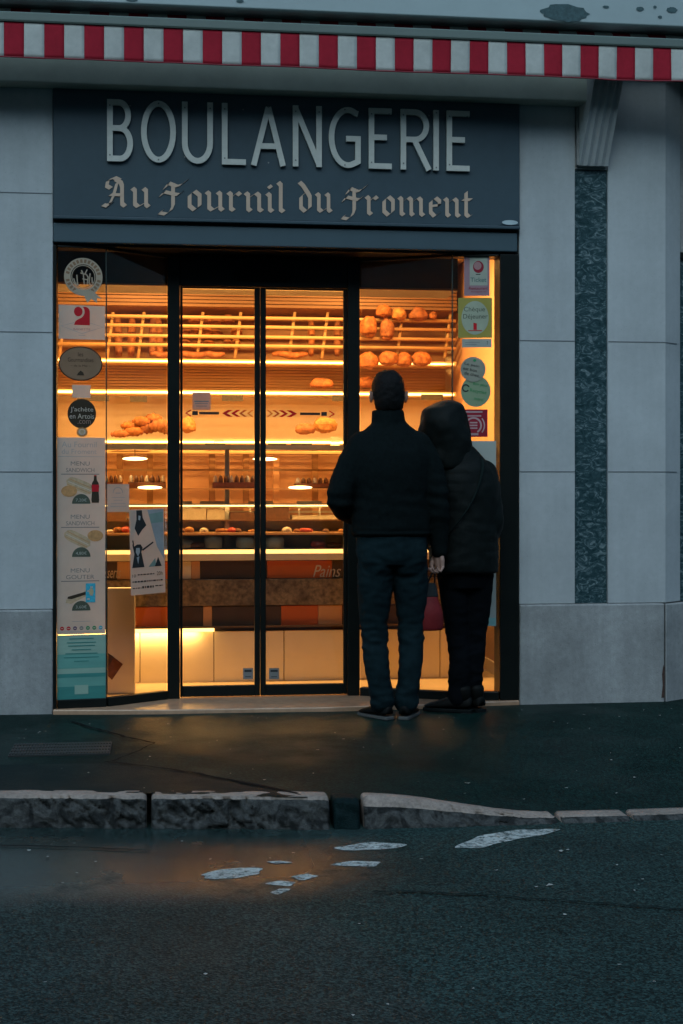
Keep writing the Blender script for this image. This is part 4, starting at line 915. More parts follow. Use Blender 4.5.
for i, (px, w) in enumerate([(192, 34), (214, 22), (290, 36), (160, 18)]):
    x, z = P(px, 354.5, 2.14); hw = w * 9.84 / F / 2; mb = MB(); mb.tube([(x - hw + 2 * hw * q / 8, 2.15, z + .006 * math.sin(q)) for q in range(9)], [.026 * (.4 + .6 * math.sin(math.pi * (q + .7) / 9.4)) for q in range(9)], CRUSTD if i != 2 else CRUST, 10)
    tag(mb.build('flat_baguette', origin=(x, 2.15, z)), ['long dark loaf lying under the rack behind the left door', 'short loaf lying next to the long dark loaf by the door centre', 'pale long loaf lying under the rack behind the right door', 'short dark loaf lying under the rack by the left mullion'][i], 'bread', 'loaves lying on the shelf under the rack')

# counter with glass display
CY = 1.0
ct = thing('display_counter', 'long glazed bakery counter with stone band and cream base panels', 'display counter', (.65, 1.3, 0))
def cz(py): return PZ(py, CY)
CA, CB = -.79, 1.90
def span(a, b, y0, y1, m, Y=CY, proud=0, nm='front_panel', bev=.002):
    mb = MB(); mb.box(PX(a, Y) if a > 58 else CA, min(PX(b, Y), CB), Y - proud, Y + .03, cz(y1), cz(y0), m); return part(mb, nm, bev, ct)
seams = [-40, 140, 214, 284, 379, 440, 470]
for a, b in zip(seams, seams[1:]): span(a + .4, b - .4, 631, 682.5, CREAM, nm='base_panel')
mb = MB(); mb.box(CA, CB, CY + .031, 1.62, .013, .80, CHOC_REFL); part(mb, 'carcass', 0, ct)
mb = MB(); mb.box(CA, PX(214, CY), CY - .035, CY - .012, cz(630.5), cz(627.5), TUBEB); part(mb, 'lamp_strip', 0, ct)
mb = MB(); mb.box(CA, CB, CY - .04, CY - .001, cz(627), cz(625.5), CHOC_REFL); part(mb, 'trim', 0, ct)
for a, b, m in [(-40, 135, ORANGE), (135.3, 168, ORANGE), (168.3, 203, CHOC_REFL), (203.3, 212, PEACH), (212.3, 281, CHOC_REFL), (281.3, 318, ORANGE), (318.3, 342, PEACH), (342.3, 470, CHOC_REFL)]: span(a, b, 606, 626, m, nm='lower_panel')  # dark pieces are reflections put into the panel colour
span(-40, 470, 579, 605, GRANITE, proud=.02, nm='stone_band')
for a, b, m in [(-40, 117, CHOC_REFL), (117.3, 135, PEACH), (135.3, 178, ORANGE), (178.3, 191, CREAM), (191.3, 200, PEACH), (200.3, 267, CHOC_REFL), (267.3, 332, ORANGE), (332.3, 470, CHOC_REFL)]: span(a, b, 561, 578.5, m, nm='upper_panel')  # here too the dark lengths paint reflections on the counter front
mb = MB(); mb.prism([(CY - .05, cz(560)), (CY - .06, cz(553)), (CY - .02, cz(549.5)), (CY + .2, cz(549.5)), (CY + .2, cz(560))], 'x', CA, CB, CREAM); part(mb, 'counter_edge', .004, ct)
def script(px0, px1, py0, py1, body, m=None):
    mb = MB(); x0, z1 = P(px0, py0, CY - .004); x1, z0 = P(px1, py1, CY - .004); mb.text(body, (x0 + x1) / 2, (z0 + z1) / 2, x1 - x0, z1 - z0, CY - .004, m or mat('script_paint', (.55, .48, .38), .6), shear=.35); mb.build('lettering', ct)
script(96, 121, 567, 578, 'Desserts'); script(313, 341, 565, 577, 'Pains')
zg0, zg1 = cz(549), PZ(505, CY + .12)
mb = MB(); mb.prism([(CY - .012, zg0), (CY - .008, zg0), (CY + .124, zg1), (CY + .12, zg1)], 'x', CA, CB, GLASS); part(mb, 'front_glass', 0, ct)
mb = MB(); mb.box(CA, CB, CY + .116, CY + .128, zg1, zg1 + .008, STEEL); part(mb, 'glass_rim', 0, ct)
mb = MB(); mb.tube([(CA + .02, CY + .135, zg1 - .004), (CB - .02, CY + .135, zg1 - .004)], .005, TUBE, 8); part(mb, 'lamp_tube', 0, ct)  # tube added under the rim to brighten the dim display
mb = MB(); mb.box(CA, CB, CY + .129, 1.45, zg1 + .002, zg1 + .006, GLASS); part(mb, 'top_glass', 0, ct)
mb = MB(); zz = PZ(470, 1.5); mb.box(CA, CB, 1.5, 1.512, zz - .006, zz + .006, WOODL); part(mb, 'rear_rail', 0, ct)
mb = MB(); zz = PZ(512, 1.5); mb.box(CA, CB, 1.5, 1.512, zz - .007, zz + .007, CREAM); part(mb, 'rear_rail', 0, ct)
mb = MB(); mb.box(CA, CB, CY + .02, 1.6, cz(535), cz(533), WOODM); part(mb, 'display_shelf', 0, ct)
mb = MB(); mb.box(CA, CB, CY + .25, 1.6, cz(522), cz(520.6), WOODD); part(mb, 'display_shelf', 0, ct)
mb = MB(); mb.box(CA, CB, 1.60, 1.62, .80, 1.0, STEEL); part(mb, 'rear_panel', 0, ct)
mb = MB(); mb.box(CA, CB, 1.15, 1.45, cz(489.5), cz(488.4), WOODM); part(mb, 'glass_shelf', 0, ct)
mb = MB(); zz = PZ(449, 1.15); mb.box(CA, CB, 1.15, 1.45, zz, zz + .02, WOODL); part(mb, 'gantry_shelf', .002, ct)
mb = MB(); mb.box(CA, CB, 1.142, 1.149, zz - .004, zz + .024, STEEL); part(mb, 'shelf_rail', 0, ct)
for px in (60, 227, 352, 455): x = PX(px, 1.3); mb = MB(); mb.box(x - .014, x + .014, 1.29, 1.32, .80, zz - .001, STEEL); part(mb, 'post', .002, ct)
for px in (135, 265, 395):
    x = PX(px, 1.28); mb = MB(); mb.ellip((x, 1.28, PZ(459, 1.28)), (.078, .078, .011), PUCK, 24, 8); mb.tube([(x, 1.28, PZ(459, 1.28) + .008), (x, 1.28, zz)], .003, WOODD, 8); part(mb, 'disc_lamp', 0, ct)
zs = cz(489.5)
for px in (150, 299, 415):
    x = PX(px, 1.2); zl = PZ(486.5, 1.2) - .012; mb = MB(); mb.ellip((x, 1.12, PZ(487.5, 1.12) - .0), (.075, .05, .010), PUCK, 24, 8); mb.tube([(x, 1.12, PZ(487.5, 1.12)), (x, 1.16, zs + .002)], .003, WOODD, 8); part(mb, 'disc_lamp', 0, ct)
# pastries on the counter
def tray(px0, px1, py, h, Y, m, label, name='pastry_tray', cat='tray', lumps=0, group=None):
    x0, z = P(px0, py, Y); x1 = PX(px1, Y); hh = h * (Y + DIST) / F; mb = MB(); mb.box(x0, x1, Y, Y + .16, z, z + hh * (.5 if lumps else 1), m)
    for i in range(lumps):
        x = x0 + (x1 - x0) * (i + .5) / lumps; mb.ellip((x, Y + .06, z + hh * .6), ((x1 - x0) / lumps * .45, .05, hh * .5), CAKEB if i % 3 else CAKEW, 10, 6)
    return tag(mb.build(name, origin=(x0, Y, z), bevel=.003), label, cat, group)
gp = 'pastry boards on the gantry'; zt = 488.3
tray(104, 122, zt, 12, 1.22, CAKEB, 'dark board of small pastries under the left lamp at the left pane', lumps=4, group=gp)
tray(128, 166, zt, 12, 1.22, CAKEB, 'wide dark board of pastries right of it by the left mullion', lumps=7, group=gp)
tray(213, 256, zt, 12, 1.22, CAKEB, 'wide brown pastry board left of the door centre stile', lumps=8, group=gp)
tray(296, 341, zt, 10, 1.22, CAKEB, 'brown pastry board behind the right door beside the shoulder of the man', lumps=8, group=gp)
gw = 'small cream price cards along the counter'
for i, (a, b) in enumerate([(200, 225), (248, 273), (297, 322), (112, 128), (180, 192)]):
    x0, z1 = P(a, 501, 1.3); x1, z0 = P(b, 508, 1.3); mb = MB(); mb.box(x0, x1, 1.3, 1.304, z0, z1, CREAM); mb.box(x0 + .01, x0 + .02, 1.305, 1.31, cz(520.6) + .0, z0 + .02, STEEL); mb.box(x1 - .02, x1 - .01, 1.305, 1.31, cz(520.6), z0 + .02, STEEL)
    tag(mb.build('price_card', origin=(x0, 1.3, z0)), ['cream price card on the counter behind the left door beside the post', 'cream price card behind the door centre stile', 'cream price card behind the right door, nearest the man', 'narrow cream price card left of the event poster top', 'narrow cream price card at the left edge of the left door'][i], 'price card', gw)
gc = 'cakes in the counter'
cz_ = 520.4
for i, (a, b, h, m, lab) in enumerate([(181, 206, 12, CAKEW, 'pale square cake at the left edge of the left door'), (207, 226, 11, CAKEW, 'pale cake next to the steel post behind the left door'), (230, 254, 8, CAKEB, 'low brown cake left of the door centre stile'), (266, 289, 13, CAKEB, 'tall brown cake right of the door centre stile'), (292, 341, 5, CAKEW, 'long flat cream tart behind the right door'), (104, 126, 9, CAKEB, 'brown cake behind the small paper notice')]):
    tray(a, b, cz_, h, 1.3, m, lab, 'cake', 'cake', 0, gc)
for i, (px, m, lab) in enumerate([(185, CAKEW, 'white iced tart at the left edge of the lower display'), (196, CAKEB, 'brown tart beside the white iced tart in the lower display'), (213, CAKEW, 'tall pale bun in the lower display behind the left door'), (245, CAKEW, 'pale dome cake left of the centre stile in the lower display'), (275, CAKEW, 'whitish wide cake right of the centre stile in the lower display'), (318, CAKER, 'red berry tart in the lower display behind the right door'), (334, CAKEB, 'brown tart in the lower display nearest the man')]):
    x, z = P(px, 548, CY + .08); mb = MB(); r = .055 if i not in (5, 6) else .045; hh = (.05, .035, .085, .075, .08, .045, .035)[i]
    mb.loft([(x, CY + .09, z, r, r), (x, CY + .09, z + hh * .6, r * 1.05, r * 1.05), (x, CY + .09, z + hh * .9, r * .85, r * .85), (x, CY + .09, z + hh, r * .3, r * .3)], m, 18)
    tag(mb.build('tart', origin=(x, CY + .09, z)), lab, 'cake', gc)
def crate(px0, px1, py0, py1, Y, label):
    x0, z1 = P(px0, py0, Y); x1, z0 = P(px1, py1, Y); mb = MB(); w_ = mat('wicker', (.20, .10, .04), .7, var=.4, scale=90, bump=.8, bscale=120)
    mb.prism([(x0 + .02, z0), (x1 - .02, z0), (x1, z1), (x0, z1)], 'y', Y, Y + .16, w_); mb.tube([(x0, Y - .004, z1), (x1, Y - .004, z1), (x1, Y + .16, z1), (x0, Y + .16, z1), (x0, Y - .004, z1)], .012, w_, 8)
    tag(mb.build('wicker_basket', origin=((x0 + x1) / 2, Y, z0), bevel=.004), label, 'basket', 'baskets on the bread shelves')
crate(208, 236, 423, 437, 2.18, 'dark wicker basket on the lit shelf right of the golden loaf behind the left door') if False else None
for i, px in enumerate([181, 189, 204, 222, 232, 238, 253, 287, 297, 306, 326, 341, 110, 118, 126]):
    x, z = P(px, 534.0, CY + .16); mb = MB(); r = rng.uniform(.022, .034); m = (CAKEB, CAKEW, CAKER, CRUSTG, CRUST)[(i * 3) % 5]; Yp = CY + .17
    if i % 3: mb.loft([(x, Yp, z, r * .8, r * .8), (x, Yp, z + r * .8, r, r), (x, Yp, z + r * 1.2, r * .7, r * .7), (x, Yp, z + r * 1.4, .004, .004)], m, 14)
    else: mb.tube([(x - r * 1.3, Yp, z + r * .5), (x - r, Yp, z + r * .55), (x, Yp, z + r * .6), (x + r, Yp, z + r * .55), (x + r * 1.3, Yp, z + r * .5)], [r * .25, r * .5, r * .55, r * .5, r * .25], m, 10)
    tag(mb.build('pastry', origin=(x, Yp, z)), f'small pastry, {NTH[i] if i < 12 else NTH[i - 12]} from the left on the inner shelf, {"doors" if i < 12 else "left pane"}', 'pastry', 'small pastries on the inner shelf')
for i, (px, py) in enumerate([(364, 521), (125, 470), (240, 469)]): pass
for i, (a, b, h, m, lab) in enumerate([(214, 224, 11, PAPER, 'short stack of white paper bags on the ledge behind the left door'), (331, 340, 13, PAPER, 'taller stack of white paper bags on the ledge nearest the man')]):
    x0, z = P(a, 449.8, 2.07); x1 = PX(b, 2.07); mb = MB(); hh = h * 9.8 / F
    for j in range(5): mb.box(x0 + rng.uniform(-.004, .004), x1 + rng.uniform(-.004, .004), 2.07, 2.11, z + hh * j / 5 + .001, z + hh * (j + 1) / 5, m)
    tag(mb.build('bag_stack', origin=(x0, 2.07, z)), lab, 'paper bags')
# white display stand board inside left pane
t = thing('display_stand', 'white upright display stand with a small dark picture behind the left pane', 'display stand', (-.2, .62, .012))
x0, z1 = P(107.5, 588, .56); x1 = PX(135, .56)
mb = MB(); mb.box(x0, x1, .56, .60, .014, z1, mat('stand_white', (.78, .74, .68), .6, var=.03)); mb.box(x0 - .012, x0 - .001, .56, .70, .014, z1, BLACK); mb.box(x0, x1, .601, .75, .014, .05, BLACK); part(mb, 'board', .003, t)
mb = MB(); pp = [P(*q, .559) for q in [(108, 653), (123, 664), (112, 680), (108, 676)]]; mb.poly([(p[0], p[1]) for p in pp], .5585, CAKEB); pp = [P(*q, .559) for q in [(108, 653), (114, 657), (108, 668)]]; mb.poly([(p[0], p[1]) for p in pp], .558, CHOC_REFL); mb.build('picture', t)
# wall socket
t = thing('wall_socket', 'small white electric socket low on the orange side wall at the right', 'wall socket', (2.09, 1.55, .2))
mb = MB(); mb.box(2.088, 2.0995, 1.52, 1.60, .17, .29, PAPER); part(mb, 'plate', .004, t)
mb = MB(); mb.box(2.083, 2.0875, 1.535, 1.585, .20, .26, INKPALE); part(mb, 'cover', .002, t)
# unseen ceiling lamps, added to light the counter front and shelves
def area(name, loc, sx, sy, power, col, rot=(0, 0, 0)):
    l = bpy.data.lights.new(name, 'AREA'); l.shape = 'RECTANGLE'; l.size = sx; l.size_y = sy; l.energy = power; l.color = col
    o = bpy.data.objects.new(name, l); COL.objects.link(o); o.location = loc; o.rotation_euler = rot; return o
WARM = (1, .52, .15)
for i, (x, y) in enumerate([(-.2, .84), (.65, .84), (1.5, .84), (-.1, 1.75), (1.3, 1.75)]):
    t = thing('added_ceiling_lamp', 'unseen lamp panel added on the shop ceiling to light counter and shelves', 'ceiling lamp', (x, y, 2.77), 'unseen lamps added on the shop ceiling')
    mb = MB(); mb.box(x - .3, x + .3, y - .12, y + .12, 2.755, 2.778, STEEL); part(mb, 'housing', .003, t)
    a = area('added_lamp_light', (x, y, 2.75), .55, .2, 48 if y < 1 else 9, WARM); a.parent = t; a.location = (0, 0, -.022)
for z in (ZA, ZB, ZC):  # the topmost light is added along with its tube, for the slats
    a = area('tube_light', (.63, 2.062, z - .012), 2.7,   .03, 5.5, WARM, (R(28), 0, 0)); a.parent = sc_; a.location = Vector((.63, 2.062, z - .01)) - wloc(sc_)
a = area('strip_light', (0, CY - .03, cz(631)), 1.0, .02, 2.6, WARM, (R(15), 0, 0)); a.parent = ct; a.location = Vector((-.28, CY - .03, cz(631.2))) - wloc(ct)

a = area('added_case_light', (.55, CY + .15, zg1 - .012), 2.5, .02, 4.5, WARM, (R(12), 0, 0)); a.parent = ct; a.location = Vector((.55, CY + .15, zg1 - .012)) - wloc(ct)  # added light that lifts the inside of the display case

# ------------------------------------------------------------------ people
def remesh(mb, voxel, smooth=3, disp=None, shrink=0):
    me = bpy.data.meshes.new('t'); me.from_pydata([tuple(p) for p in mb.v], [], mb.f); me.update()
    bm = bmesh.new(); bm.from_mesh(me); bmesh.ops.recalc_face_normals(bm, faces=bm.faces); bm.to_mesh(me); bm.free()
    o = bpy.data.objects.new('t', me); COL.objects.link(o)
    m = o.modifiers.new('r', 'REMESH'); m.mode = 'VOXEL'; m.voxel_size = voxel; m.use_smooth_shade = True
    if smooth: s = o.modifiers.new('s', 'SMOOTH'); s.iterations = smooth; s.factor = .5
    dg = bpy.context.evaluated_depsgraph_get(); out = bpy.data.meshes.new_from_object(o.evaluated_get(dg)); bpy.data.objects.remove(o)
    if disp:
        ns = [v.normal.copy() for v in out.vertices]
        for v, nn in zip(out.vertices, ns): v.co += nn * disp(v.co, nn)
    for p in out.polygons: p.use_smooth = True
    return out
def wear(name, me, m, parent):
    me.name = name; me.materials.clear(); me.materials.append(m); o = bpy.data.objects.new(name, me); COL.objects.link(o); o.parent = parent; return o
def fold(p, n, amp, sx, sz, seed):
    a = noise.noise(Vector((p.x * sx + seed, p.y * sx, p.z * sz))); b = noise.noise(Vector((p.x * sx * 2.3, p.y * sx * 2.3 + seed, p.z * sz * 2.1)))
    return amp * ((1 - abs(a) * 2) * .7 + b * .5)
def head(mb, c, r=(.078, .098, .118), turn=0):
    """skull, jaw, nose, brow, lips, ears facing +y, turned about z"""
    M = Matrix.Translation(c) @ Matrix.Rotation(turn, 4, 'Z'); old = mb.M; mb.M = M
    def fn(q, p):
        if q.z > 0 and q.z < .9999: k = (1 - q.z ** 2.6) ** (1 / 2.6) / math.sqrt(1 - q.z ** 2); p.x *= k; p.y *= k
        if q.z < -.1: p.x *= 1 - .28 * min(1, -q.z); p.y *= 1 - .10 * min(1, -q.z) if q.y > 0 else 1 - .45 * min(1, -q.z)
        if q.y > .6 and -.05 < q.z < .22 and .18 < abs(q.x) < .55: p.y -= .006
        return p
    mb.ellip((0, 0, 0), r, SKIN, 32, 24, fn)
    mb.tube([(0, r[1] * .93, .018), (0, r[1] * 1.08, -.012), (0, r[1] * 1.14, -.028)], [.008, .011, .014], SKIN, 8)
    mb.ellip((0, r[1] * .86, -.058), (.024, .012, .006), SKIN, 12, 6); mb.ellip((0, r[1] * .84, -.068), (.021, .013, .006), SKIN, 12, 6); mb.ellip((0, r[1] * .74, -.095), (.026, .02, .018), SKIN, 12, 8)
    mb.ellip((0, r[1] * .88, .028), (.045, .012, .008), SKIN, 14, 6)
    for s in (-1, 1):
        mb.ellip((s * .030, r[1] * .84, .008), (.013, .010, .010), SKIN, 10, 8)
        mb.ellip((s * (r[0] + .008), -.014, -.012), (.010, .018, .031), SKIN, 12, 8); mb.ellip((s * (r[0] + .014), -.026, -.002), (.007, .010, .026), SKIN, 10, 6)
    mb.M = old
def hand(mb, wrist, down, palm, scale=1, curl=1.0, thumb=1):
    """palm and five fingers; 'down' runs along the fingers, 'palm' is the way the palm faces, curl 0 straight .. 1 gripping"""
    d = Vector(down).normalized(); p = Vector(palm); p = (p - d * p.dot(d)).normalized(); s = d.cross(p) * thumb; W = Vector(wrist)
    def q(a, b, c): return W + (s * a + p * b + d * c) * scale
    vs = []
    mb.tube([q(0, 0, -.02), q(0, 0, .015), q(-.004, .002, .05), q(-.002, .003, .088)], [(.026 * scale, .020 * scale), (.030 * scale, .019 * scale), (.040 * scale, .017 * scale), (.040 * scale, .014 * scale)] if False else [.022 * scale, .023 * scale, .024 * scale, .018 * scale], SKIN, 10)
    for a in (-.026, -.009, .009, .026): mb.tube([q(a * .6, 0, .012), q(a, .002, .05), q(a, .003, .09)], [.014 * scale, .0135 * scale, .0115 * scale], SKIN, 8)
    for a, l in ((-.032, .066), (-.0105, .078), (.011, .074), (.032, .058)):
        seg = (.46, .30, .24); ang = 0; P0 = Vector((a, .003, .086)); pts = [P0]; rad = [.0084]
        for sg_, bend in zip(seg, (.75, 1.35, .9)):
            ang += bend * curl; P0 = P0 + Vector((a * .04, math.sin(ang) * l * sg_, math.cos(ang) * l * sg_)); pts.append(P0); rad.append(.0084 - .0007 * len(pts))
        mb.tube([q(*t) for t in pts], [r * scale for r in rad], SKIN, 8); mb.ellip(q(*pts[-1]), (rad[-1] * scale,) * 3, SKIN, 8, 6)
        for t, r in zip(pts[:-1], rad): mb.ellip(q(*t), (r * scale * 1.03,) * 3, SKIN, 8, 6)
    th = [(-.020, .006, .02), (-.040, .016, .045), (-.043 + .012 * curl, .030, .072), (-.036 + .026 * curl, .040, .090)]
    mb.tube([q(*t) for t in th], [.015 * scale, .012 * scale, .0105 * scale, .008 * scale], SKIN, 8); mb.ellip(q(*th[-1]), (.0085 * scale,) * 3, SKIN, 8, 6)
def arm_tube(mb, pts, rad, m): mb.tube(pts, rad, m, 14)
def arc_pts(pts, k=6):
    """Catmull-Rom through the given (x,y,z,r)"""
    out = []; n = len(pts)
    for i in range(n - 1):
        p0, p1, p2, p3 = pts[max(0, i - 1)], pts[i], pts[i + 1], pts[min(n - 1, i + 2)]
        for j in range(k):
            t = j / k; out.append(tuple(.5 * (2 * b + (c - a) * t + (2 * a - 5 * b + 4 * c - d) * t * t + (3 * b - a - 3 * c + d) * t ** 3) for a, b, c, d in zip(p0, p1, p2, p3)))
    out.append(tuple(pts[-1])); return out
def limb(mb, pts, m, n=14, k=6):
    q = arc_pts(pts, k); mb.tube([p[:3] for p in q], [max(.003, p[3]) for p in q], m, n); mb.ellip(q[0][:3], (q[0][3],) * 3, m, 12, 8); mb.ellip(q[-1][:3], (q[-1][3],) * 3, m, 12, 8)
def rings(mb, pts, m, k=5, n=28): mb.loft(arc_pts(pts, k), m, n)
def shoe(parent, c, ang, m, L=.285, boot=0, scale=1):
    """a shoe with sole, pointing along 'ang' from +y"""
    M = Matrix.Translation(c) @ Matrix.Rotation(ang, 4, 'Z') @ Matrix.Scale(scale, 4); mb = MB(M)
    def outl(y): # half width along length
        u = (y + .09) / L; return .030 + .022 * math.sin(min(1, max(0, u * 1.05)) * math.pi * .72) if u < .98 else .03
    pro = [(-.085, .075, .026), (-.07, .085, .033), (-.03, .09, .036), (.02, .088, .038), (.07, .070, .043), (.12, .052, .046), (.16, .040, .042), (.185, .026, .028)]
    vs = []; n = 14
    for y, h, w in pro:
        for j in range(n):
            a = math.pi * j / (n - 1); vs.append((w * math.cos(a), y, .018 + (h - .018) * max(0, math.sin(a)) ** .7))
    fs = [(i * n + j, i * n + j + 1, (i + 1) * n + j + 1, (i + 1) * n + j) for i in range(len(pro) - 1) for j in range(n - 1)] + [tuple(range(n))[::-1], tuple((len(pro) - 1) * n + j for j in range(n))]
    fs += [tuple([i * n for i in range(len(pro))] + [i * n + n - 1 for i in range(len(pro) - 1, -1, -1)])]
    mb.add(vs, fs, m, True); up = 1 + boot * 1.6
    mb.tube([(0, -.038, .05), (0, -.036, .09), (0, -.030, .095 + .02 * up)], [.036, .037, .040 + .012 * boot], m, 16)
    o = mb.build('shoe' if not boot else 'boot', parent, fix=True); o.modifiers.new('sub', 'SUBSURF').render_levels = 1
    ms = MB(M); pts = [(w * 1.03, y) for y, h, w in pro] + [(-w * 1.03, y) for y, h, w in pro[::-1]]; ms.prism(pts, 'z', 0.0, .017, SOLE if not boot else BLACK); ms.prism([(.036, -.088), (.036, -.02), (-.036, -.02), (-.036, -.088)], 'z', -.004, .0, BLACK); ms.build('sole', o, origin=wloc(o), bevel=.004)
    return o
def setloc(o, t):  # wear() meshes are built around the person's own base point
    o.location = (0, 0, 0); return o

# --- the man
mx, my = G(393.5, 717); mz = pz(mx, my) + .003
mb = MB(); rings(mb, [(-.01, .0, .88, .15, .10), (-.015, .0, 1.0, .155, .10), (-.02, .0, 1.2, .17, .105), (-.02, .0, 1.36, .18, .105), (-.02, .0, 1.44, .14, .08), (-.02, .005, 1.49, .06, .06)], SKIN)
mb.tube([(-.02, .0, 1.42), (-.02, .015, 1.52), (-.02, .02, 1.62)], [.062, .056, .058], SKIN, 16); head(mb, (-.026, .02, 1.683), (.083, .098, .118))
LA = [(-.19, .0, 1.41), (-.292, -.03, 1.13), (-.20, .17, 1.05), (-.15, .21, 1.04)]; RA = [(.16, .0, 1.41), (.232, -.03, 1.13), (.243, .0, .88), (.243, .0, .86)]
limb(mb, [(*LA[0], .05), (*LA[1], .042), (*LA[2], .03)], SKIN); limb(mb, [(*RA[0], .05), (*RA[1], .042), (*RA[2], .028)], SKIN)
limb(mb, [(-.085, 0, .88, .09), (-.095, .01, .45, .05), (-.058, -.02, .08, .035)], SKIN); limb(mb, [(.085, 0, .88, .09), (.095, .01, .45, .05), (.068, -.02, .08, .035)], SKIN)
hand(mb, (.243, -.002, .868), (.02, -.05, -1), (-1, -.45, .0), 1.0, .9, -1); hand(mb, (-.185, .18, 1.045), (.8, .5, -.3), (.1, .3, -1), 1, .4, 1)
man = wear('person', remesh(mb, .0036, 1), SKIN, None); man.location = (mx, my, mz)
tag(man, 'person with short dark hair in dark jacket and blue-black jeans, standing with left elbow out', 'person')
mb = MB(); rings(mb, [(-.012, .0, .945, .198, .135), (-.012, .0, .965, .208, .142), (-.012, .0, 1.02, .206, .145), (-.016, -.005, 1.15, .205, .142), (-.02, -.008, 1.28, .222, .145), (-.02, -.006, 1.38, .222, .132), (-.02, .0, 1.45, .190, .108), (-.02, .004, 1.495, .140, .092), (-.02, .010, 1.53, .098, .082), (-.02, .012, 1.55, .08, .076)], JACKET)
mb.tube([(-.024, .008, 1.48), (-.025, .016, 1.56), (-.026, .018, 1.603)], [.092, .086, .081], JACKET, 22)
limb(mb, [(-.165, .0, 1.42, .075), (-.235, -.015, 1.29, .075), (-.285, -.03, 1.14, .066), (-.225, .09, 1.075, .058), (-.17, .19, 1.045, .048)], JACKET)
limb(mb, [(.125, .0, 1.42, .075), (.188, -.015, 1.30, .072), (.222, -.03, 1.13, .062), (.238, -.005, .98, .052), (.243, .0, .868, .042)], JACKET)
def dj(p, n):
    k = fold(p, n, .0075, 7, 11, 3); e = math.exp(-((p.z - 1.12) / .09) ** 2) * (1 if abs(p.x + .01) > .19 else .25)
    return k * (.5 + e) + .0035 * math.sin(p.z * 95 + p.x * 12) * e + (.003 * math.sin(p.z * 230) if p.z < .985 and abs(p.x) < .2 else 0)
jk = wear('jacket', remesh(mb, .0075, 3, dj), JACKET, man)
mb = MB(); rings(mb, [(-.01, .0, .80, .168, .125), (-.01, -.005, .86, .186, .135), (-.01, .0, .95, .185, .128), (-.01, .0, 1.0, .18, .12)], JEANS)
limb(mb, [(-.088, .0, .86, .098), (-.098, .0, .68, .092), (-.100, .012, .46, .069), (-.092, -.012, .30, .066), (-.066, -.016, .13, .056), (-.060, -.012, .085, .060)], JEANS, 18)
limb(mb, [(.078, .0, .86, .098), (.090, .0, .68, .088), (.097, .018, .46, .068), (.090, -.008, .30, .062), (.070, -.014, .13, .056), (.066, -.012, .08, .060)], JEANS, 18)
mb.ellip((-.085, -.055, .85), (.095, .070, .13), JEANS); mb.ellip((.07, -.055, .85), (.095, .070, .13), JEANS)
def djn(p, n):
    kn = math.exp(-((p.z - .43) / .09) ** 2); an = math.exp(-((p.z - .12) / .07) ** 2); th = math.exp(-((p.z - .72) / .1) ** 2)
    return fold(p, n, .0085, 8, 17, 11) * (.45 + .8 * kn + .9 * an + .6 * th)
wear('jeans', remesh(mb, .0065, 3, djn), JEANS, man)
def hair_cap(parent, c, r, k, zlow=-.085, yfront=.03):
    mb = MB(Matrix.Translation(c))
    def fn(q, p):
        if abs(q.z) < .9999: k = (1 - abs(q.z) ** 2.6) ** (1 / 2.6) / math.sqrt(1 - q.z ** 2); p.x *= k; p.y *= k
        return p * (1 + .03 * noise.noise(q * 5) + .035 * noise.noise((q.x * 26, q.y * 26, q.z * 11)))
    mb.ellip((0, -.004, .006), tuple(x * k for x in r), HAIR, 64, 60, fn)
    keep = [i for i, f in enumerate(mb.f) if all((v.z - c[2] > zlow + (.0 if v.y - c[1] < -.035 else .075)) and (v.y - c[1] < yfront or v.z - c[2] > .075) for v in (mb.v[j] for j in f))]
    mb.f = [mb.f[i] for i in keep]; mb.m = [mb.m[i] for i in keep]; mb.smooth = [mb.smooth[i] for i in keep]
    o = mb.build('hair', None, origin=(0, 0, 0), fix=True); o.parent = parent; s = o.modifiers.new('t', 'SOLIDIFY'); s.thickness = .006; return o
hair_cap(man, (-.026, .02, 1.683), (.083, .098, .118), 1.05)
def pshoe(parent, c, ang, m, **k):
    base = wloc(parent); return shoe(parent, (base.x + c[0], base.y + c[1], base.z + c[2]), ang, m, **k)
pshoe(man, (-.066, -.005, 0), R(32), SHOE, scale=.88); pshoe(man, (.068, -.01, 0), R(-24), SHOE, scale=.88)

# --- the woman in the hooded coat
wx, wy = G(456, 711); wz = pz(wx, wy) + .003
mb = MB(); rings(mb, [(.03, .0, .80, .15, .11), (.035, .0, .95, .135, .10), (.04, .0, 1.15, .15, .10), (.04, .0, 1.28, .15, .095), (.03, .0, 1.34, .10, .07)], SKIN)
mb.tube([(.0, .0, 1.30), (-.02, .02, 1.40), (-.03, .03, 1.50)], [.055, .05, .05], SKIN, 14); head(mb, (-.052, .035, 1.515), (.070, .088, .105), R(18))
limb(mb, [(-.10, .0, 1.28, .045), (-.13, -.01, 1.02, .036), (-.10, .16, .90, .028)], SKIN); limb(mb, [(.15, .0, 1.26, .045), (.18, -.02, 1.0, .036), (.13, .17, .92, .028)], SKIN)
limb(mb, [(-.01, 0, .78, .06), (.012, .012, .42, .04), (.018, -.005, .2, .035), (.015, -.005, .08, .03)], SKIN); limb(mb, [(.112, 0, .78, .06), (.108, .02, .42, .04), (.10, .02, .2, .035), (.098, .03, .08, .03)], SKIN)
hand(mb, (-.10, .17, .885), (.1, .4, -1), (.9, .1, 0), .9, .5, -1); hand(mb, (.14, .18, .91), (-.7, .6, -.2), (0, .3, -1), .9, .4, -1)
wom = wear('person', remesh(mb, .0045, 1), SKIN, None); wom.location = (wx, wy, wz)
tag(wom, 'person in long black quilted coat with the hood up, black trousers and boots', 'person')
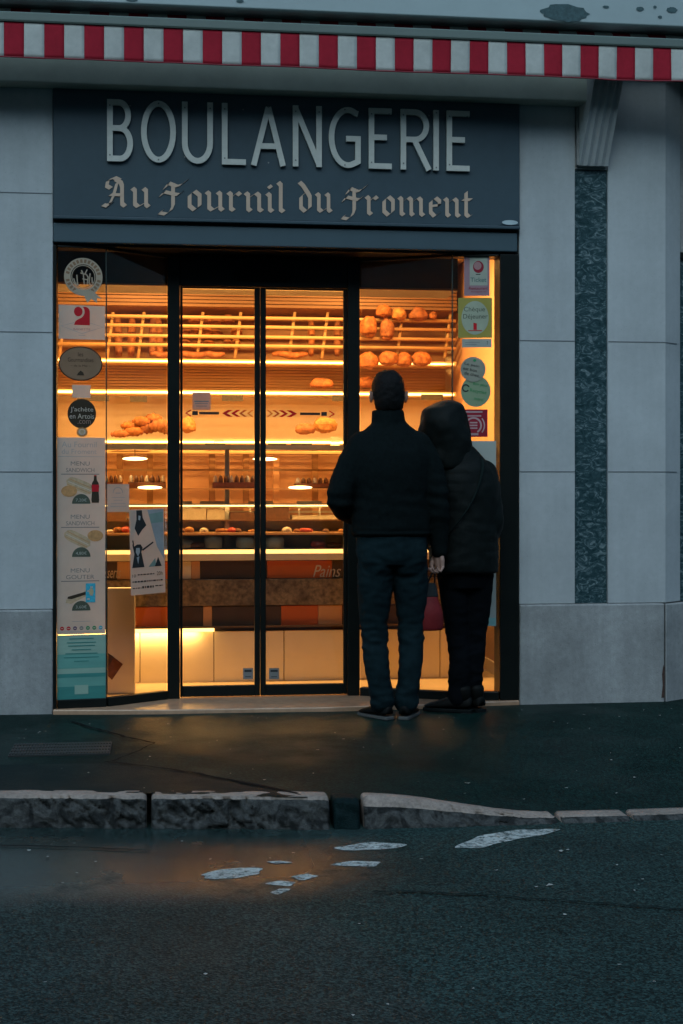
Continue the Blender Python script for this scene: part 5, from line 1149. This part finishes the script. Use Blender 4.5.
mb = MB(); rings(mb, [(.045, .0, .745, .178, .145), (.045, .0, .765, .186, .152), (.045, -.005, .90, .182, .150), (.05, -.008, 1.05, .175, .142), (.05, -.008, 1.18, .182, .138), (.045, -.004, 1.28, .165, .125), (.03, .0, 1.35, .12, .105), (.0, .01, 1.42, .09, .09)], COAT)
limb(mb, [(.150, .0, 1.27, .076), (.172, -.01, 1.12, .074), (.182, -.02, .99, .068), (.16, .08, .93, .058), (.13, .15, .92, .05)], COAT)
limb(mb, [(-.085, .0, 1.27, .078), (-.125, -.005, 1.12, .074), (-.135, -.005, 1.0, .066), (-.12, .09, .93, .055), (-.10, .15, .90, .048)], COAT)
def dc(p, n):
    q = math.sin(p.z * 62 + 1.5 * noise.noise(Vector((p.x * 4, p.y * 4, p.z * 3)))) ; return .0026 * (abs(q) ** .6 - .5) * (.5 + noise.noise(Vector((p.x * 7, p.y * 7, p.z * 5))) * 1.2) + fold(p, n, .006, 8, 10, 21)
ctm = wear('coat', remesh(mb, .0075, 3, dc), COAT, wom)
# hood: an open shell round the head, raised and leaning to the left
HM = Matrix.Translation((-.052, .02, 0)) @ Matrix.Rotation(R(14), 4, 'Z'); mb = MB(HM)
hr = arc_pts([(.035, -.01, 1.30, .150, .125), (.02, -.012, 1.36, .136, .130), (.008, -.008, 1.43, .130, .136), (-.006, .0, 1.50, .138, .146), (-.012, .004, 1.56, .132, .140), (-.010, .004, 1.615, .110, .120), (.004, .0, 1.645, .074, .09), (.010, -.004, 1.662, .038, .05), (.012, -.004, 1.667, .006, .008)], 5)
hr = [(x + .006 * noise.noise((z * 9, 2, 0)), y, z, rx * (1 + .05 * noise.noise((z * 8, 5, 1))), ry) for x, y, z, rx, ry in hr]
mb.loft(hr, COAT, 44); HI = HM.inverted()
for i, v in enumerate(mb.v):
    l = HI @ v; d = Vector((l.x, l.y, 0)); 
    if d.length > 1e-4: l += d.normalized() * (.016 * noise.noise((l.x * 14, l.y * 14, l.z * 10)) + .006 * noise.noise((l.x * 30, l.y * 30, l.z * 24)))
    mb.v[i] = HM @ l
keep = [i for i, f in enumerate(mb.f) if not (all((HI @ mb.v[j]).y > .085 for j in f) and (HI @ mb.v[f[0]]).z > 1.37)]
mb.f = [mb.f[i] for i in keep]; mb.m = mb.m[:len(keep)]; mb.smooth = mb.smooth[:len(keep)]
o = mb.build('hood', None, origin=(0, 0, 0), fix=True); o.parent = wom; s = o.modifiers.new('t', 'SOLIDIFY'); s.thickness = .010
mb = MB(Matrix.Translation((-.052, .035, 1.515)) @ Matrix.Rotation(R(18), 4, 'Z')); mb.ellip((0, -.012, .012), (.080, .092, .112), HAIR, 26, 20)
keep = [i for i, f in enumerate(mb.f) if all((mb.M.inverted() @ mb.v[j]).y < .045 for j in f)]; mb.f = [mb.f[i] for i in keep]; mb.m = mb.m[:len(keep)]; mb.smooth = mb.smooth[:len(keep)]
o = mb.build('hair', None, origin=(0, 0, 0), fix=True); o.parent = wom
mb = MB(); rings(mb, [(.045, .0, .66, .125, .11), (.045, .0, .74, .145, .12), (.045, .0, .84, .145, .12)], PANTS)
limb(mb, [(-.015, .0, .74, .088), (.0, .005, .58, .078), (.012, .012, .42, .062), (.020, -.005, .28, .058), (.013, -.005, .13, .055), (.012, -.005, .07, .056)], PANTS, 18)
limb(mb, [(.115, .0, .74, .090), (.115, .01, .58, .078), (.108, .02, .42, .062), (.102, .015, .28, .054), (.098, .03, .14, .050), (.098, .03, .08, .052)], PANTS, 18)
def dt(p, n): return fold(p, n, .005, 9, 18, 31) * (.6 + math.exp(-((p.z - .38) / .1) ** 2) + math.exp(-((p.z - .2) / .08) ** 2))
wear('trousers', remesh(mb, .007, 3, dt), PANTS, wom)
pshoe(wom, (.005, -.01, 0), R(62), SHOE, boot=1); pshoe(wom, (.095, .03, 0), R(30), SHOE, boot=1)
# shoulder strap across the back of the coat
mb = MB(); st = [(-.06, -.105, 1.36), (.105, -.118, 1.31), (.085, -.150, 1.22), (.03, -.158, 1.10), (-.06, -.150, .98), (-.14, -.09, .90)]
st = [(.125, -.06, 1.355), (.118, -.118, 1.30), (.095, -.145, 1.22), (.05, -.157, 1.12), (-.02, -.157, 1.02), (-.10, -.125, .92)]
q = arc_pts([(*p, 0) for p in st], 6); vs = []
for p in q: vs += [(p[0] - .009, p[1] - .004, p[2] - .006), (p[0] + .009, p[1] - .004, p[2] + .006)]
mb.add(vs, [(2 * i, 2 * i + 1, 2 * i + 3, 2 * i + 2) for i in range(len(q) - 1)], mat('strap_green', (.004, .009, .0085), .8, .1), True); o = mb.build('bag_strap', None, origin=(0, 0, 0)); o.parent = wom; s = o.modifiers.new('t', 'SOLIDIFY'); s.thickness = .003
# --- red bag between them
hx, hy, hz = mx + .212, my - .016, mz + .772
bx, by = mx + .195, my + .02
bag = thing('shopping_bag', 'small red bag with dark top hanging by dark handles between the two people', 'bag', (bx, by, mz + .49))
zb = PZ(630, by, 433); zt_ = PZ(600, by, 433)
mb = MB(); rings(mb, [(bx - .01, by, zb, .060, .040), (bx - .01, by, zb + .01, .082, .052), (bx - .01, by, zb + .09, .080, .055), (bx - .012, by, zt_ + .0, .060, .035), (bx - .005, by, zt_ + .02, .05, .024)], BAGRED); mb.build('body', bag)
mb = MB(); rings(mb, [(bx - .005, by, zt_ + .018, .052, .026), (bx, by, zt_ + .06, .040, .020), (bx + .005, by, zt_ + .09, .026, .014)], STRAP); mb.build('gathered_top', bag)
mb = MB()
for s in (-1, 1): limb(mb, [(bx + .005 + s * .02, by, zt_ + .08, .005), (bx + .012 + s * .012, by - .02, (zt_ + hz) / 2 + .04, .005), (hx, hy, hz, .0055)], STRAP, 8)
mb.build('handle', bag)

# ------------------------------------------------------------------ the other side of the street (dark in the glass)
HOUSEW = mat('render_wall', (.20, .19, .18), .85, .2, var=.1, var2=.2); HSHUT = mat('shutter_grey', (.10, .11, .11), .6); HROOF = mat('slate_roof', (.05, .055, .06), .6, var=.3, scale=4)
for i, (xa, xb, hh, lab) in enumerate([(-38, -17, 8.5, 'long low plastered house across the street with grey slate roof'), (-16.9, -3, 10, 'tall middle plastered house across the street with slate roof'), (-2.9, 14, 9, 'three-storey plastered house straight across the street from the bakery'), (14.1, 36, 8, 'lowest plastered house across the street'), (36.1, 120, 19, 'tall unseen block added far down the street to darken the glass')]):  # far block added and made tall to keep sky out of the angled pane
    t = thing('town_house', lab, 'house', ((xa + xb) / 2, -17, 0), 'houses across the street')
    mb = MB(); mb.box(xa, xb, -23, -16, -.2, hh, HOUSEW); part(mb, 'wall', 0, t)
    mb = MB(); mb.prism([(-15.7, hh + .002), (-19.5, hh + 3), (-23.3, hh + .002)], 'x', xa - .02, xb + .02, HROOF); part(mb, 'roof', 0, t)
    k = int((xb - xa) / 2.8)
    for j in range(k):
        for z in (.9, 3.7, 6.2):
            if z + 1.6 > hh - .3: continue
            x = xa + (xb - xa) * (j + .5) / k; mb = MB(); mb.box(x - .5, x + .5, -15.998, -15.95, z, z + 1.6, HSHUT); part(mb, 'window', 0, t)

# ------------------------------------------------------------------ light, sky, camera
w = bpy.data.worlds.new('World'); scene.world = w; w.use_nodes = True; nt = w.node_tree; nt.nodes.clear()
out = nt.nodes.new('ShaderNodeOutputWorld'); bg = nt.nodes.new('ShaderNodeBackground'); sky = nt.nodes.new('ShaderNodeTexSky')
sky.sky_type = 'NISHITA'; sky.sun_disc = False; SE, SR = R(38), R(200)
sky.sun_elevation = SE; sky.sun_rotation = SR; sky.air_density = 1.0; sky.dust_density = 1.0; sky.ozone_density = 3.0
tint = nt.nodes.new('ShaderNodeVectorMath'); tint.operation = 'MULTIPLY'; tint.inputs[1].default_value = (.76, 1.0, .96)
nt.links.new(sky.outputs[0], tint.inputs[0]); nt.links.new(tint.outputs[0], bg.inputs[0]); bg.inputs[1].default_value = .13; nt.links.new(bg.outputs[0], out.inputs[0])
sl = bpy.data.lights.new('sun', 'SUN'); sl.energy = .62; sl.angle = R(60); sl.color = (.72, .88, 1)
so = bpy.data.objects.new('sun', sl); COL.objects.link(so)
dv = Vector((-.2, -1, 1.5)); so.rotation_euler = dv.to_track_quat('Z', 'Y').to_euler(); so.location = (0, -20, 20)
cam = bpy.data.cameras.new('camera'); co = bpy.data.objects.new('camera', cam); COL.objects.link(co)
cam.sensor_fit = 'HORIZONTAL'; cam.sensor_width = 36; cam.lens = F / 683 * 36; cam.clip_end = 1000; cam.clip_start = .05
cam.shift_y = -(512 - HY) / 683 ; cam.shift_x = 0
co.location = (0, -DIST, CH); co.rotation_euler = (R(90), 0, -TH); scene.camera = co
scene.view_settings.view_transform = 'Standard'; scene.view_settings.look = 'None'; scene.view_settings.exposure = .8; scene.view_settings.gamma = 1; scene.view_settings.use_curve_mapping = False
scene.cycles.max_bounces = 8; scene.cycles.transparent_max_bounces = 16; scene.cycles.caustics_reflective = False; scene.cycles.caustics_refractive = False
scene.cycles.sample_clamp_indirect = 4; scene.cycles.use_denoising = True; scene.cycles.use_adaptive_sampling = False
